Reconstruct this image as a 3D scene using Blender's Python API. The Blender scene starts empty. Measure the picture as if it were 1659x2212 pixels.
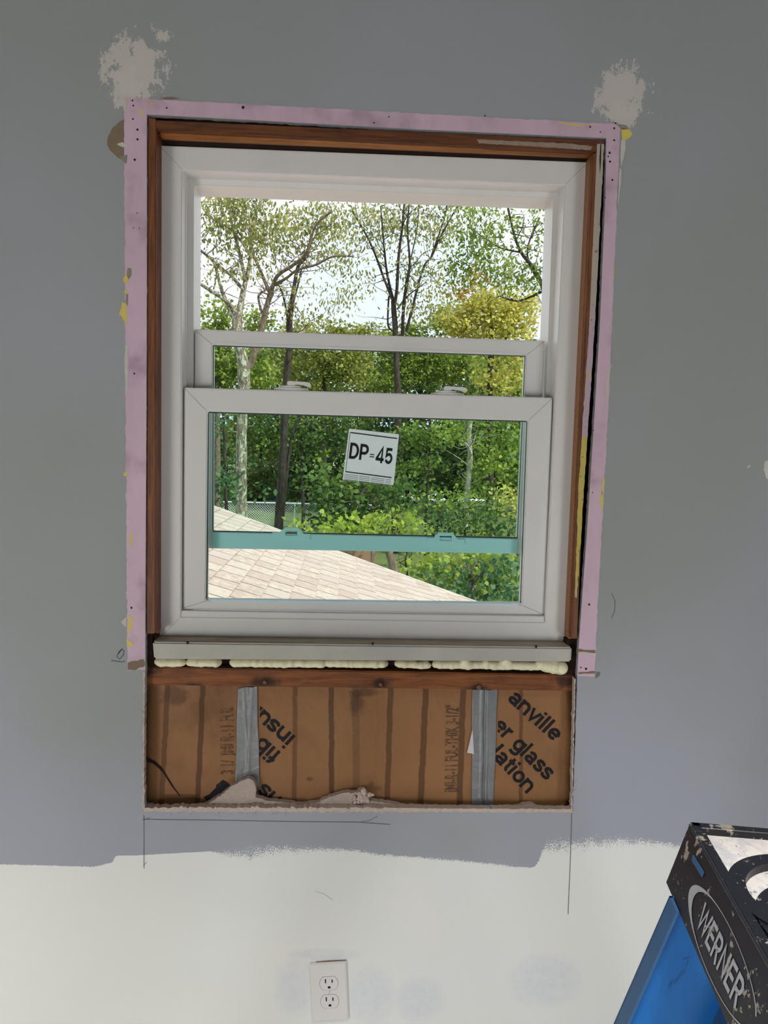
import bpy, bmesh, math, random
import numpy as np
from mathutils import Vector, Matrix, noise as mnoise

# ------------------------------------------------------------------ camera
CAM = Vector((-.0264, -1.4401, 1.4515)); YAW, PITCH, ROLL, F = .0394, -.0818, .0258, 1661.0
_f = Vector((math.sin(YAW)*math.cos(PITCH), math.cos(YAW)*math.cos(PITCH), math.sin(PITCH)))
_r0 = Vector((math.cos(YAW), -math.sin(YAW), 0)); _u0 = _r0.cross(_f)
_r = math.cos(ROLL)*_r0 + math.sin(ROLL)*_u0; _u = -math.sin(ROLL)*_r0 + math.cos(ROLL)*_u0
cd = bpy.data.cameras.new('camera'); cam = bpy.data.objects.new('camera', cd)
bpy.context.scene.collection.objects.link(cam)
cd.sensor_fit = 'VERTICAL'; cd.sensor_height = 36; cd.lens = F*36/2212; cd.clip_start = .02; cd.clip_end = 500
cam.matrix_world = Matrix(((_r.x, _u.x, -_f.x, CAM.x), (_r.y, _u.y, -_f.y, CAM.y), (_r.z, _u.z, -_f.z, CAM.z), (0, 0, 0, 1)))
bpy.context.scene.camera = cam
def ray(px, py): return _f + _r*((px-829.5)/F) + _u*((1106-py)/F)
def P(px, py, Y=0.0):
    d = ray(px, py); return CAM + d*((Y-CAM.y)/d.y)
def Pz(px, py, z):
    d = ray(px, py); return CAM + d*((z-CAM.z)/d.z)
def Ppl(px, py, p, n):
    d = ray(px, py); return CAM + d*((p-CAM).dot(n)/d.dot(n))

# ------------------------------------------------------------------ light
sc = bpy.context.scene
sc.view_settings.view_transform = 'Standard'; sc.view_settings.look = 'None'
sc.view_settings.exposure = 0.0; sc.view_settings.gamma = 1.0; sc.view_settings.use_curve_mapping = False
SKY = 1.5; SUN = 4.6; FILL_L = 66.0; FILL_R = 46.0; FILL_TOP = 10.0
w = bpy.data.worlds.new('sky'); sc.world = w; w.use_nodes = True
nt = w.node_tree; nt.nodes.clear()
tc = nt.nodes.new('ShaderNodeTexCoord'); nz = nt.nodes.new('ShaderNodeTexNoise'); nz.inputs['Scale'].default_value = 2.2; nz.inputs['Detail'].default_value = 5
cr = nt.nodes.new('ShaderNodeValToRGB'); cr.color_ramp.elements[0].position = .38; cr.color_ramp.elements[1].position = .6
cr.color_ramp.elements[0].color = (.60, .69, .78, 1); cr.color_ramp.elements[1].color = (.85, .86, .87, 1)
bg = nt.nodes.new('ShaderNodeBackground'); wo = nt.nodes.new('ShaderNodeOutputWorld'); bg.inputs['Strength'].default_value = SKY
nt.links.new(tc.outputs['Generated'], nz.inputs['Vector']); nt.links.new(nz.outputs['Fac'], cr.inputs['Fac'])
nt.links.new(cr.outputs['Color'], bg.inputs['Color']); nt.links.new(bg.outputs['Background'], wo.inputs['Surface'])
def aim(o, d): o.rotation_euler = Vector(d).to_track_quat('-Z', 'Y').to_euler()
sl = bpy.data.lights.new('sun', 'SUN'); sl.energy = SUN; sl.angle = math.radians(.6); sl.color = (1, .94, .84)
so = bpy.data.objects.new('sun', sl); sc.collection.objects.link(so); so.location = (10, -10, 20); aim(so, (-.62, .42, -.80))
def area(name, loc, d, sx, sy, e, col=(1, 1, 1)):
    l = bpy.data.lights.new(name, 'AREA'); l.shape = 'RECTANGLE'; l.size = sx; l.size_y = sy; l.energy = e; l.color = col
    o = bpy.data.objects.new(name, l); sc.collection.objects.link(o); o.location = loc; aim(o, d); return o
area('added_left_fill', (-1.9, -3.55, .48), (.42, 1, -.13), 1.6, .9, FILL_L, (1, .985, .96))  # added fill lamp for the lower wall; no door exists behind it
area('added_right_fill', (1.85, -3.55, .55), (-.38, 1, -.12), 1.2, 1.0, FILL_R, (.97, .98, 1))  # added fill lamp from the right rear; no window exists behind it

for k_, (lx, ly) in enumerate(((-1.3, -1.45), (.45, -1.35))):
    o = area('added_ceiling_fill', (lx, ly, 2.60), (0, .05, -1), .3, .3, FILL_TOP, (1, .97, .92)); o.data.spread = math.radians(80)  # added downlights to brighten the ladder top and the floor bounce

# ------------------------------------------------------------------ helpers
def lin(c): return tuple((x/12.92 if x <= .04045 else ((x+.055)/1.055)**2.4) for x in (v/255 for v in c))
def c4(c): return (*c, 1)
class X:                                   # small expression wrapper over shader math nodes
    def __init__(s, t, k): s.t, s.k = t, k
    def _m(s, op, b=0.0, c=None):
        n = s.t.nodes.new('ShaderNodeMath'); n.operation = op
        for i, v in enumerate((s, b, c)):
            if v is None: continue
            if isinstance(v, X): s.t.links.new(v.k, n.inputs[i])
            else: n.inputs[i].default_value = v
        return X(s.t, n.outputs[0])
    def __add__(s, b): return s._m('ADD', b)
    __radd__ = __add__
    def __sub__(s, b): return s._m('SUBTRACT', b)
    def __rsub__(s, b): return (s*-1.0)+b
    def __mul__(s, b): return s._m('MULTIPLY', b)
    __rmul__ = __mul__
    def __truediv__(s, b): return s._m('DIVIDE', b)
    def abs(s): return s._m('ABSOLUTE')
    def sqrt(s): return s._m('SQRT')
    def lt(s, b): return s._m('LESS_THAN', b)
    def gt(s, b): return s._m('GREATER_THAN', b)
    def mn(s, b): return s._m('MINIMUM', b)
    def mx(s, b): return s._m('MAXIMUM', b)
    def sin(s): return s._m('SINE')
    def clamp(s): return s.mx(0.0).mn(1.0)
    def ss(s, a, b):                        # smoothstep a..b -> 0..1
        n = s.t.nodes.new('ShaderNodeMapRange'); n.interpolation_type = 'SMOOTHSTEP'
        s.t.links.new(s.k, n.inputs['Value'])
        if a > b: n.inputs['From Min'].default_value = b; n.inputs['From Max'].default_value = a; n.inputs['To Min'].default_value = 1; n.inputs['To Max'].default_value = 0
        else: n.inputs['From Min'].default_value = a; n.inputs['From Max'].default_value = b
        return X(s.t, n.outputs['Result'])
class Mat:
    def __init__(s, name, rough=.6, metal=0, spec=.3):
        s.m = bpy.data.materials.new(name); s.m.use_nodes = True; s.t = s.m.node_tree
        s.b = s.t.nodes['Principled BSDF']; s.b.inputs['Roughness'].default_value = rough
        s.b.inputs['Metallic'].default_value = metal; s.b.inputs['Specular IOR Level'].default_value = spec
        s.pos = None
    def xyz(s):
        if not s.pos:
            g = s.t.nodes.new('ShaderNodeNewGeometry'); q = s.t.nodes.new('ShaderNodeSeparateXYZ')
            s.t.links.new(g.outputs['Position'], q.inputs[0]); s.geo = g
            s.pos = [X(s.t, q.outputs[i]) for i in range(3)]
        return s.pos
    def island(s):
        s.xyz(); return X(s.t, s.geo.outputs['Random Per Island'])
    def vec(s, a, b, c):
        n = s.t.nodes.new('ShaderNodeCombineXYZ')
        for i, v in enumerate((a, b, c)):
            if isinstance(v, X): s.t.links.new(v.k, n.inputs[i])
            else: n.inputs[i].default_value = v
        return n.outputs[0]
    def noise(s, scale, detail=4, rough=.55, sx=1, sy=1, sz=1, off=0., dist=0.):
        x, y, z = s.xyz(); n = s.t.nodes.new('ShaderNodeTexNoise')
        s.t.links.new(s.vec(x*sx+off, y*sy, z*sz), n.inputs['Vector'])
        n.inputs['Scale'].default_value = scale; n.inputs['Detail'].default_value = detail; n.inputs['Roughness'].default_value = rough
        n.inputs['Distortion'].default_value = dist
        return X(s.t, n.outputs['Fac'])
    def curve(s, v, pts, lo, hi):           # piecewise value over v; pts (x, y), y within lo..hi
        n = s.t.nodes.new('ShaderNodeFloatCurve'); x0, x1 = pts[0][0], pts[-1][0]
        s.t.links.new(((v-x0)/(x1-x0)).clamp().k, n.inputs['Value'])
        cu = n.mapping.curves[0]
        cu.points[0].location = (0, (pts[0][1]-lo)/(hi-lo)); cu.points[1].location = (1, (pts[-1][1]-lo)/(hi-lo))
        for a, b in pts[1:-1]: cu.points.new((a-x0)/(x1-x0), (b-lo)/(hi-lo))
        for p in cu.points: p.handle_type = 'VECTOR'
        n.mapping.update()
        return X(s.t, n.outputs[0])*(hi-lo)+lo
    def mix(s, f, a, b):
        n = s.t.nodes.new('ShaderNodeMix'); n.data_type = 'RGBA'
        for i, v in ((0, f), (6, a), (7, b)):
            if isinstance(v, X): s.t.links.new(v.k, n.inputs[i])
            elif i == 0: n.inputs[i].default_value = v
            else: n.inputs[i].default_value = c4(v)
        return X(s.t, n.outputs[2])
    def color(s, c):
        if isinstance(c, X): s.t.links.new(c.k, s.b.inputs['Base Color'])
        else: s.b.inputs['Base Color'].default_value = c4(c)
        return s
    def bump(s, h, dist=.001, st=1.0):
        n = s.t.nodes.new('ShaderNodeBump'); n.inputs['Distance'].default_value = dist; n.inputs['Strength'].default_value = st
        s.t.links.new(h.k, n.inputs['Height']); s.t.links.new(n.outputs[0], s.b.inputs['Normal']); return s
    def rough(s, v): s.t.links.new(v.k, s.b.inputs['Roughness']); return s
def simple(name, c, rough=.6, metal=0, var=.12, scale=30, bump=0, spec=.3):
    m = Mat(name, rough, metal, spec); a = lin(c)
    m.color(m.mix(m.noise(scale), tuple(v*(1-var) for v in a), tuple(min(1, v*(1+var)) for v in a)))
    if bump: m.bump(m.noise(scale*4), bump)
    return m.m

def link(name, me, mat=None, parent=None, smooth=False, kind=None, label=None, cat=None, group=None):
    o = bpy.data.objects.new(name, me); sc.collection.objects.link(o)
    if mat:
        me.materials.clear(); me.materials.append(mat)
    if parent: o.parent = parent
    if smooth: me.polygons.foreach_set('use_smooth', [True]*len(me.polygons))
    for k, v in (('kind', kind), ('label', label), ('category', cat), ('group', group)):
        if v: o[k] = v
    return o
def empty(name, label, cat, group=None, kind=None, loc=(0, 0, 0)):
    o = bpy.data.objects.new(name, None); sc.collection.objects.link(o); o.location = loc; o.empty_display_size = .05
    o['label'] = label; o['category'] = cat
    if group: o['group'] = group
    if kind: o['kind'] = kind
    return o
def raw(vs, fs):
    me = bpy.data.meshes.new('m'); me.from_pydata([tuple(v) for v in vs], [], fs); me.update(); return me
def bm_mesh(bm):
    bmesh.ops.recalc_face_normals(bm, faces=bm.faces)
    me = bpy.data.meshes.new('m'); bm.to_mesh(me); bm.free(); return me
def bev(bm, r, seg=2):
    es = [e for e in bm.edges if len(e.link_faces) == 2 and e.calc_face_angle(0) > .5]
    bmesh.ops.bevel(bm, geom=es, offset=r, segments=seg, affect='EDGES', clamp_overlap=True)
def add_box(bm, lo, hi):
    vs = [bm.verts.new((x, y, z)) for x in (lo[0], hi[0]) for y in (lo[1], hi[1]) for z in (lo[2], hi[2])]
    for f in ((0, 1, 3, 2), (4, 6, 7, 5), (0, 4, 5, 1), (2, 3, 7, 6), (0, 2, 6, 4), (1, 5, 7, 3)): bm.faces.new([vs[i] for i in f])
def box_me(lo, hi, r=0):
    bm = bmesh.new(); add_box(bm, lo, hi); bmesh.ops.recalc_face_normals(bm, faces=bm.faces)
    if r: bev(bm, r)
    return bm_mesh(bm)
def hexa(bm, a, b):                         # two corresponding quads -> a solid
    A = [bm.verts.new(v) for v in a]; B = [bm.verts.new(v) for v in b]
    bm.faces.new(A); bm.faces.new(B[::-1])
    for i in range(4): j = (i+1) % 4; bm.faces.new((A[i], B[i], B[j], A[j]))
def quad_slab(pts, Y0, Y1, r=0):            # four pixel corners measured on plane Y0, run straight back to Y1
    q = [P(x, y, Y0) for x, y in pts]; bm = bmesh.new(); hexa(bm, q, [Vector((v.x, Y1, v.z)) for v in q])
    bmesh.ops.recalc_face_normals(bm, faces=bm.faces)
    if r: bev(bm, r)
    return bm_mesh(bm)
def poly_slab(pts, Y0, Y1, holes=(), world=False, r=0):
    bm = bmesh.new(); es = []
    for loop in [pts]+list(holes):
        vs = [bm.verts.new((p[0], Y0, p[1]) if world else P(p[0], p[1], Y0)) for p in loop]
        es += [bm.edges.new((vs[i], vs[(i+1) % len(vs)])) for i in range(len(vs))]
    bmesh.ops.triangle_fill(bm, use_beauty=True, edges=es)
    if Y1 is not None:
        g = bmesh.ops.extrude_face_region(bm, geom=bm.faces[:])
        for v in g['geom']:
            if isinstance(v, bmesh.types.BMVert): v.co.y = Y1
    return bm_mesh(bm)
def rough_loop(pts, step=8, amp=1.0, seed=0):  # subdivide a polyline and let it wander a little
    R = random.Random(seed); out = []
    for i in range(len(pts)):
        a, b = pts[i], pts[(i+1) % len(pts)]; L = math.hypot(b[0]-a[0], b[1]-a[1]); n = max(1, int(L/step))
        for k in range(n):
            t = k/n; j = amp if k else 0
            out.append((a[0]+(b[0]-a[0])*t+R.gauss(0, j)*.6, a[1]+(b[1]-a[1])*t+R.gauss(0, j)*.6))
    return out
def frame_me(outer, inner, Y0, Y1, r=.0012):   # rectangular ring, pixel corners on Y0 (TL TR BR BL)
    o = [P(x, y, Y0) for x, y in outer]; n = [P(x, y, Y0) for x, y in inner]; return ring_me(o, n, Y0, Y1, r)
def ring_me(o, n, Y0, Y1, r=.0012):
    bm = bmesh.new(); V = lambda p, Y: bm.verts.new((p.x, Y, p.z))
    a = [V(p, Y0) for p in o]; b = [V(p, Y0) for p in n]; c = [V(p, Y1) for p in o]; d = [V(p, Y1) for p in n]
    for i in range(4):
        j = (i+1) % 4
        bm.faces.new((a[i], a[j], b[j], b[i])); bm.faces.new((c[i], d[i], d[j], c[j]))
        bm.faces.new((a[i], c[i], c[j], a[j])); bm.faces.new((b[i], b[j], d[j], d[i]))
    bmesh.ops.recalc_face_normals(bm, faces=bm.faces)
    if r: bev(bm, r)
    return bm_mesh(bm)
def cyl(bm, p, q, r, r2=None, n=16):
    p, q = Vector(p), Vector(q); d = (q-p); L = d.length
    m = Matrix.Translation((p+q)/2) @ d.to_track_quat('Z', 'Y').to_matrix().to_4x4()
    bmesh.ops.create_cone(bm, cap_ends=True, segments=n, radius1=r, radius2=r if r2 is None else r2, depth=L, matrix=m)
def text_pts(s, size, bold=0.0, sx=1.0, spacing=1.0):
    c = bpy.data.curves.new('t', 'FONT'); c.body = s; c.size = size; c.offset = bold*size; c.align_x = 'CENTER'; c.align_y = 'CENTER'
    c.space_character = spacing; c.resolution_u = 4
    o = bpy.data.objects.new('t', c); sc.collection.objects.link(o); bpy.context.view_layer.update()
    me = bpy.data.meshes.new_from_object(o.evaluated_get(bpy.context.evaluated_depsgraph_get()))
    bpy.data.objects.remove(o); bpy.data.curves.remove(c)
    for v in me.vertices: v.co.x *= sx
    return me
# grotesque lettering drawn as heavy strokes
def _arc(cx, cy, rx, ry, a0, a1, n=14): return [(cx+rx*math.cos(math.radians(a0+(a1-a0)*i/n)), cy+ry*math.sin(math.radians(a0+(a1-a0)*i/n))) for i in range(n+1)]
_S = [(.43, .385), (.37, .455), (.25, .475), (.13, .452), (.085, .385), (.13, .325), (.26, .275), (.385, .225), (.425, .15), (.37, .085), (.25, .065), (.12, .088), (.06, .165)]
GL = {'a': (.54, [_arc(.25, .345, .165, .1275, 165, 0)+[(.415, .10), (.45, .0)], _arc(.24, .165, .165, .10, 45, 330)]),
 'n': (.55, [[(.075, 0), (.075, .54)], _arc(.265, .30, .19, .1725, 180, 0)+[(.455, 0)]]),
 'u': (.55, [[(.455, .54), (.455, 0)], [(.075, .54)]+_arc(.265, .24, .19, .1725, 180, 360)]),
 'v': (.50, [[(.045, .54), (.25, .05), (.455, .54)]]), 'i': (.23, [[(.085, 0), (.085, .54)], [(.085, .62), (.085, .74)]]), 'l': (.23, [[(.085, 0), (.085, .74)]]),
 'e': (.55, [_arc(.265, .27, .195, .205, 0, 318), [(.08, .27), (.46, .27)]]), 'r': (.38, [[(.075, 0), (.075, .54)], _arc(.25, .30, .175, .17, 175, 75)]),
 'g': (.56, [_arc(.255, .27, .19, .205, 0, 360), [(.455, .54), (.455, -.04)]+_arc(.26, -.05, .195, .105, 0, -150)]),
 's': (.50, [_S]), 't': (.33, [[(.15, .69), (.15, .16)]+_arc(.25, .16, .10, .095, 180, 280), [(.01, .485), (.30, .485)]]), 'o': (.55, [_arc(.265, .27, .195, .205, 0, 360)]),
 'f': (.33, [[(.13, 0), (.13, .56)]+_arc(.25, .56, .12, .12, 180, 80), [(.01, .485), (.30, .485)]]), 'b': (.57, [[(.075, 0), (.075, .74)], _arc(.285, .27, .20, .205, 0, 360)]),
 'D': (.58, [[(.08, .067), (.08, .673), (.24, .673)]+_arc(.24, .37, .24, .303, 90, -90)+[(.08, .067)]]), 'P': (.54, [[(.08, 0), (.08, .673), (.27, .673)]+_arc(.27, .495, .18, .178, 90, -90)+[(.08, .317)]]),
 '4': (.56, [[(.38, 0), (.38, .70), (.06, .20), (.06, .17), (.52, .17)]]), '5': (.54, [[(.45, .673), (.13, .673), (.10, .36), (.11, .375)]+_arc(.27, .255, .185, .19, 130, -160)]),
 'W': (.86, [[(.05, .74), (.22, .06), (.41, .66), (.60, .06), (.77, .74)]]), 'E': (.52, [[(.46, .673), (.08, .673), (.08, .067), (.47, .067)], [(.08, .38), (.44, .38)]]),
 'R': (.58, [[(.08, 0), (.08, .673), (.28, .673)]+_arc(.28, .51, .17, .163, 90, -90)+[(.08, .347)], [(.27, .347), (.46, 0)]]), 'N': (.60, [[(.08, 0), (.08, .68), (.47, .06), (.47, .74)]]), ' ': (.28, []), '=': (.5, [[(.04, .2), (.46, .2)], [(.04, .40), (.46, .40)]])}
def glyphs(s_, size, width=None, wt=.135):
    vs, fs, x0 = [], [], 0
    for ch in s_:
        adv, strokes = GL[ch]
        for st_ in strokes:
            pts = [Vector((x0+a, b, 0)) for a, b in st_]; pts = [p for i, p in enumerate(pts) if i == 0 or (p-pts[i-1]).length > 1e-4]; closed = (pts[0]-pts[-1]).length < 1e-4
            if closed: pts = pts[:-1]
            n = len(pts); b0 = len(vs)
            for i, p in enumerate(pts):
                d0 = (p-pts[i-1]).normalized() if (i or closed) else None; d1 = (pts[(i+1) % n]-p).normalized() if (i < n-1 or closed) else None
                d0 = d0 if d0 is not None else d1; d1 = d1 if d1 is not None else d0
                n0 = Vector((-d0.y, d0.x, 0)); n1 = Vector((-d1.y, d1.x, 0)); m_ = n0+n1
                m_ = m_.normalized() if m_.length > .1 else n0; k = min(1.9, 1/max(.3, m_.dot(n0)))
                vs += [p+m_*k*wt/2, p-m_*k*wt/2]
            for i in range(n if closed else n-1): a = b0+2*i; b = b0+2*((i+1) % n); fs.append((a, a+1, b+1, b))
        x0 += adv
    w_ = max(v.x for v in vs); h_ = .27 if not any(c_.isupper() or c_.isdigit() for c_ in s_) else .37
    kx = (width/w_) if width else size
    return raw([((v.x-w_/2)*kx, (v.y-h_)*size, 0) for v in vs], fs)
def place(me, org, ax, ay, fn=None):
    ax, ay = Vector(ax).normalized(), Vector(ay).normalized(); org = Vector(org)
    for v in me.vertices:
        v.co = org + ax*v.co.x + ay*v.co.y
        if fn: v.co = fn(v.co)
    return me
def merge(mes):
    bm = bmesh.new()
    for m in mes: bm.from_mesh(m)
    me = bpy.data.meshes.new('m'); bm.to_mesh(me); bm.free(); return me

# ------------------------------------------------------------------ materials of the room
WX = [P(x, 1850).x for x in (0, 1659)]
def wall_material():
    m = Mat('painted_drywall', .62, spec=.25); x, y, z = m.xyz()
    grey = m.mix(m.noise(2.2, 3), lin((156, 160, 161)), lin((159, 162, 170)))
    grey = m.mix(m.noise(1.3, 2, off=9).ss(.35, .7), grey, lin((152, 155, 152)))
    grey = m.mix((m.noise(2.6, 3, off=5)+(1.02-z)*.9).ss(.42, .75)*.6, grey, lin((164, 167, 181)))
    B = [(-60, 1866), (0, 1866), (95, 1868), (200, 1871), (243, 1862), (250, 1848), (300, 1847), (460, 1838), (500, 1834), (560, 1822), (640, 1824), (760, 1830), (830, 1842), (1000, 1856), (1150, 1873), (1160, 1866), (1168, 1845), (1178, 1812), (1210, 1806), (1350, 1803), (1440, 1814), (1540, 1830), (1720, 1850)]
    pts = [(P(a, b).x, P(a, b).z) for a, b in B]
    zb = m.curve(x, pts, min(p[1] for p in pts)-.01, max(p[1] for p in pts)+.01)
    Wd = [(-60, .004), (240, .005), (250, .0015), (455, .002), (480, .02), (540, .065), (580, .045), (700, .024), (850, .016), (1100, .012), (1160, .004), (1185, .06), (1300, .055), (1420, .03), (1720, .02)]
    wd = m.curve(x, [(P(a, 1840).x, v) for a, v in Wd], 0, .08)
    n1 = m.noise(420, 2, .6); n2 = m.noise(60, 3, .6)
    d = zb - z + wd*(n1*1.6+n2*.7-1.45)
    prim = m.mix(m.noise(3, 4), lin((232, 231, 226)), lin((227, 231, 230)))
    prim = m.mix(m.noise(5, 3, off=4).ss(.55, .75)*.35, prim, lin((240, 230, 223)))
    # thin coverage: scuffs of the blue-grey coat showing through the primer around the outlet and right of it
    sc1 = 0
    for (px, py, rx, ry) in ((640, 2130, 50, 75), (700, 2062, 90, 16), (800, 2150, 60, 80), (1180, 2120, 90, 70), (905, 2160, 60, 60)):
        p = P(px, py); k = .00088
        q = (((x-p.x)/(rx*k))*((x-p.x)/(rx*k))+((z-p.z)/(ry*k))*((z-p.z)/(ry*k)))
        e = q.ss(1.3, .1); sc1 = e if isinstance(sc1, int) else sc1.mx(e)
    prim = m.mix((sc1*(n1*1.4+n2*.9-.75)).clamp()*.75, prim, lin((196, 203, 219)))
    col = m.mix(d.ss(-.0006, .0006), grey, prim)
    # filler patches over the upper corners
    sm = m.noise(95, 4, .65, sz=.45); s2 = m.noise(34, 4, .7, off=3)
    for (px, py, rx, ry, tail) in ((290, 148, 58, 62, 0), (272, 190, 30, 40, 0), (350, 78, 34, 34, .5), (1343, 200, 54, 52, 0), (1345, 248, 34, 32, .1)):
        p = P(px, py); k = .00089; dx = (x-p.x)/(rx*k); dz = (z-p.z)/(ry*k)
        q = (dx*dx+dz*dz).sqrt()
        e = (q + (sm-.5)*2.2 + (s2-.5)*2.4 + (n1-.5)*.8 + tail).ss(.98, .86)
        col = m.mix(e*.88, col, lin((203, 196, 190)))
    m.color(col); m.bump(m.noise(260, 3, .6)+n2*.5, .0006, .35)
    return m.m
M_wall = wall_material()
M_room = simple('plain_wall_paint', (170, 175, 176), .7, var=.03, scale=3)
M_ceil = simple('ceiling_paint', (105, 105, 103), .8, var=.03, scale=3)
m = Mat('pale_bounce_floor', .45); x, y, z = m.xyz()
m.color(m.mix(m.noise(14, 4, sx=8), lin((214, 210, 204)), lin((228, 224, 218)))); M_floor = m.m  # unseen floor made pale so its bounce brightens the lower wall
def pink_material():
    m = Mat('old_pink_paint', .5); x, y, z = m.xyz()
    c = m.mix(m.noise(7, 3, sx=3, sz=.8), lin((190, 164, 178)), lin((218, 188, 206)))
    c = m.mix(m.noise(11, 3, off=5).ss(.52, .74)*.7, c, lin((158, 132, 146)))
    c = m.mix(m.noise(16, 4, .7, sx=2.2, sz=.7, off=2).ss(.66, .69), c, lin((190, 180, 120)))
    c = m.mix(m.noise(60, 4, .7, off=7).ss(.72, .75), c, lin((120, 104, 96)))
    m.color(c); m.bump(m.noise(50, 4), .0008); return m.m
M_pink = pink_material()
def wood_material(name, a, b, dark, gx=1, gz=1, rough=.5, stain=.5):
    m = Mat(name, rough); n = m.noise(26, 5, .6, sx=gx, sz=gz, sy=3, dist=.4)
    c = m.mix(n.ss(.3, .7), lin(a), lin(b)); c = m.mix(m.noise(9, 4, .65, off=3).ss(.52, .78)*stain, c, lin(dark))
    c = m.mix(m.noise(240, 2, sx=gx/4, sz=gz/4).ss(.72, .8)*.25, c, lin((190, 160, 130)))
    m.color(c); m.bump(n, .0006); return m.m
M_woodv = wood_material('stained_wood_upright', (92, 56, 34), (132, 82, 46), (50, 30, 20), gx=9, gz=.5)
M_woodh = wood_material('stained_wood_level', (84, 50, 34), (116, 70, 42), (44, 28, 24), gx=.5, gz=9)
M_bead = wood_material('stained_wood_bead', (134, 86, 46), (160, 104, 58), (76, 44, 26), gx=.5, gz=9, rough=.4, stain=.3)
def sill_wood():
    m = Mat('rough_pine_sill', .65); x, y, z = m.xyz()
    n = m.noise(18, 5, .6, sx=.7, sz=7, dist=.6)
    c = m.mix(n.ss(.3, .7), lin((104, 62, 36)), lin((146, 90, 50)))
    c = m.mix(m.noise(7, 4, .7, off=3).ss(.56, .8)*.8, c, lin((62, 36, 22)))
    for (px, py, r) in ((572, 1473, 30), (822, 1478, 26), (1035, 1486, 22), (1240, 1470, 46), (322, 1450, 26), (420, 1484, 20)):
        p = P(px, py, .018); k = .0009
        q = (((x-p.x)/(r*k*1.5))*((x-p.x)/(r*k*1.5))+((z-p.z)/(r*k*.6))*((z-p.z)/(r*k*.6))).sqrt()
        c = m.mix((q+(m.noise(50, 3)-.5)*1.2).ss(1.0, .2)*.85, c, lin((34, 22, 18)))
    m.color(c); m.bump(n, .0008); return m.m
M_sill = sill_wood()
M_darkwood = simple('dark_rough_lumber', (46, 30, 24), .85, var=.4, scale=20)
def vinyl_material(name, a, smudge=.25):
    m = Mat(name, .32, spec=.4)
    c = m.mix(m.noise(5, 4, .65, off=2).ss(.5, .8)*smudge, lin(a), lin(tuple(v*.86 for v in a)))
    c = m.mix(m.noise(160, 2).ss(.74, .8)*.12, c, lin((120, 112, 104)))
    m.color(c); return m.m
M_vinyl = vinyl_material('white_vinyl', (220, 218, 215))
M_seam = simple('seam_grey', (120, 116, 112), .8)  # grey of the miter joint lines
M_gasket = simple('dark_glazing_spacer', (40, 58, 62), .5)
def glass_mat(name, tint, refl):
    m = bpy.data.materials.new(name); m.use_nodes = True; t = m.node_tree; t.nodes.clear()
    tr = t.nodes.new('ShaderNodeBsdfTransparent'); tr.inputs[0].default_value = c4(tint)
    gl = t.nodes.new('ShaderNodeBsdfGlossy'); gl.inputs['Roughness'].default_value = .01; gl.inputs['Color'].default_value = (.75, .95, .95, 1)
    lw = t.nodes.new('ShaderNodeFresnel'); lw.inputs['IOR'].default_value = refl
    mx = t.nodes.new('ShaderNodeMixShader'); out = t.nodes.new('ShaderNodeOutputMaterial')
    t.links.new(lw.outputs[0], mx.inputs[0]); t.links.new(tr.outputs[0], mx.inputs[1]); t.links.new(gl.outputs[0], mx.inputs[2])
    t.links.new(mx.outputs[0], out.inputs['Surface']); return m
M_glassL = glass_mat('coated_glass', (.86, .97, .95), 1.25)
M_glassU = glass_mat('coated_glass_rear', (.88, .96, .93), 1.25)

# ------------------------------------------------------------------ room shell
XL, XR, YB, ZC = -2.85, 2.6, -3.6, 2.62
hole = [(317, 247)] + [(560, 260), (900, 279), (1310, 298)] + [(1308, 420), (1302, 560), (1296, 700), (1284, 900), (1268, 1150), (1257, 1300), (1250, 1400), (1247, 1462), (1243, 1600), (1237, 1752)] + \
       [(1100, 1748), (985, 1747), (860, 1750), (700, 1750), (560, 1749), (420, 1752), (345, 1752), (312, 1750)] + [(311, 1600), (314, 1455), (314, 1300), (316, 900), (317, 600)]
hl = [(P(a, b).x, P(a, b).z) for a, b in rough_loop(hole, 9, .9, 3)]
wall_back = link('wall_back', poly_slab([(XL, 0), (XR, 0), (XR, ZC), (XL, ZC)], 0, .013, [hl], world=True), M_wall, kind='structure',
     label='grey painted wall around the window, white primer rolled over its lower part', cat='wall')
link('wall_left', box_me((XL-.1, YB, 0), (XL, 0, ZC)), M_room, kind='structure')
link('wall_right', box_me((XR, YB, 0), (XR+.1, 0, ZC)), M_room, kind='structure')
link('wall_front', box_me((XL-.1, YB-.1, 0), (XR+.1, YB, ZC)), M_room, kind='structure')
link('ceiling', box_me((XL-.1, YB-.1, ZC), (XR+.1, .16, ZC+.1)), M_ceil, kind='structure')
link('floor', box_me((XL-.1, YB-.1, -.1), (XR+.1, .16, 0)), M_floor, kind='structure')
# outer sheathing, framed around the window unit
so_ = [(P(a, b, .045).x, P(a, b, .045).z) for a, b in ((353, 324), (1263, 358), (1214, 1384), (350, 1372))]
link('wall_exterior', poly_slab([(XL-.1, -.1), (XR+.1, -.1), (XR+.1, ZC+.1), (XL-.1, ZC+.1)], .105, .15, [so_], world=True), M_darkwood, kind='structure')

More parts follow.
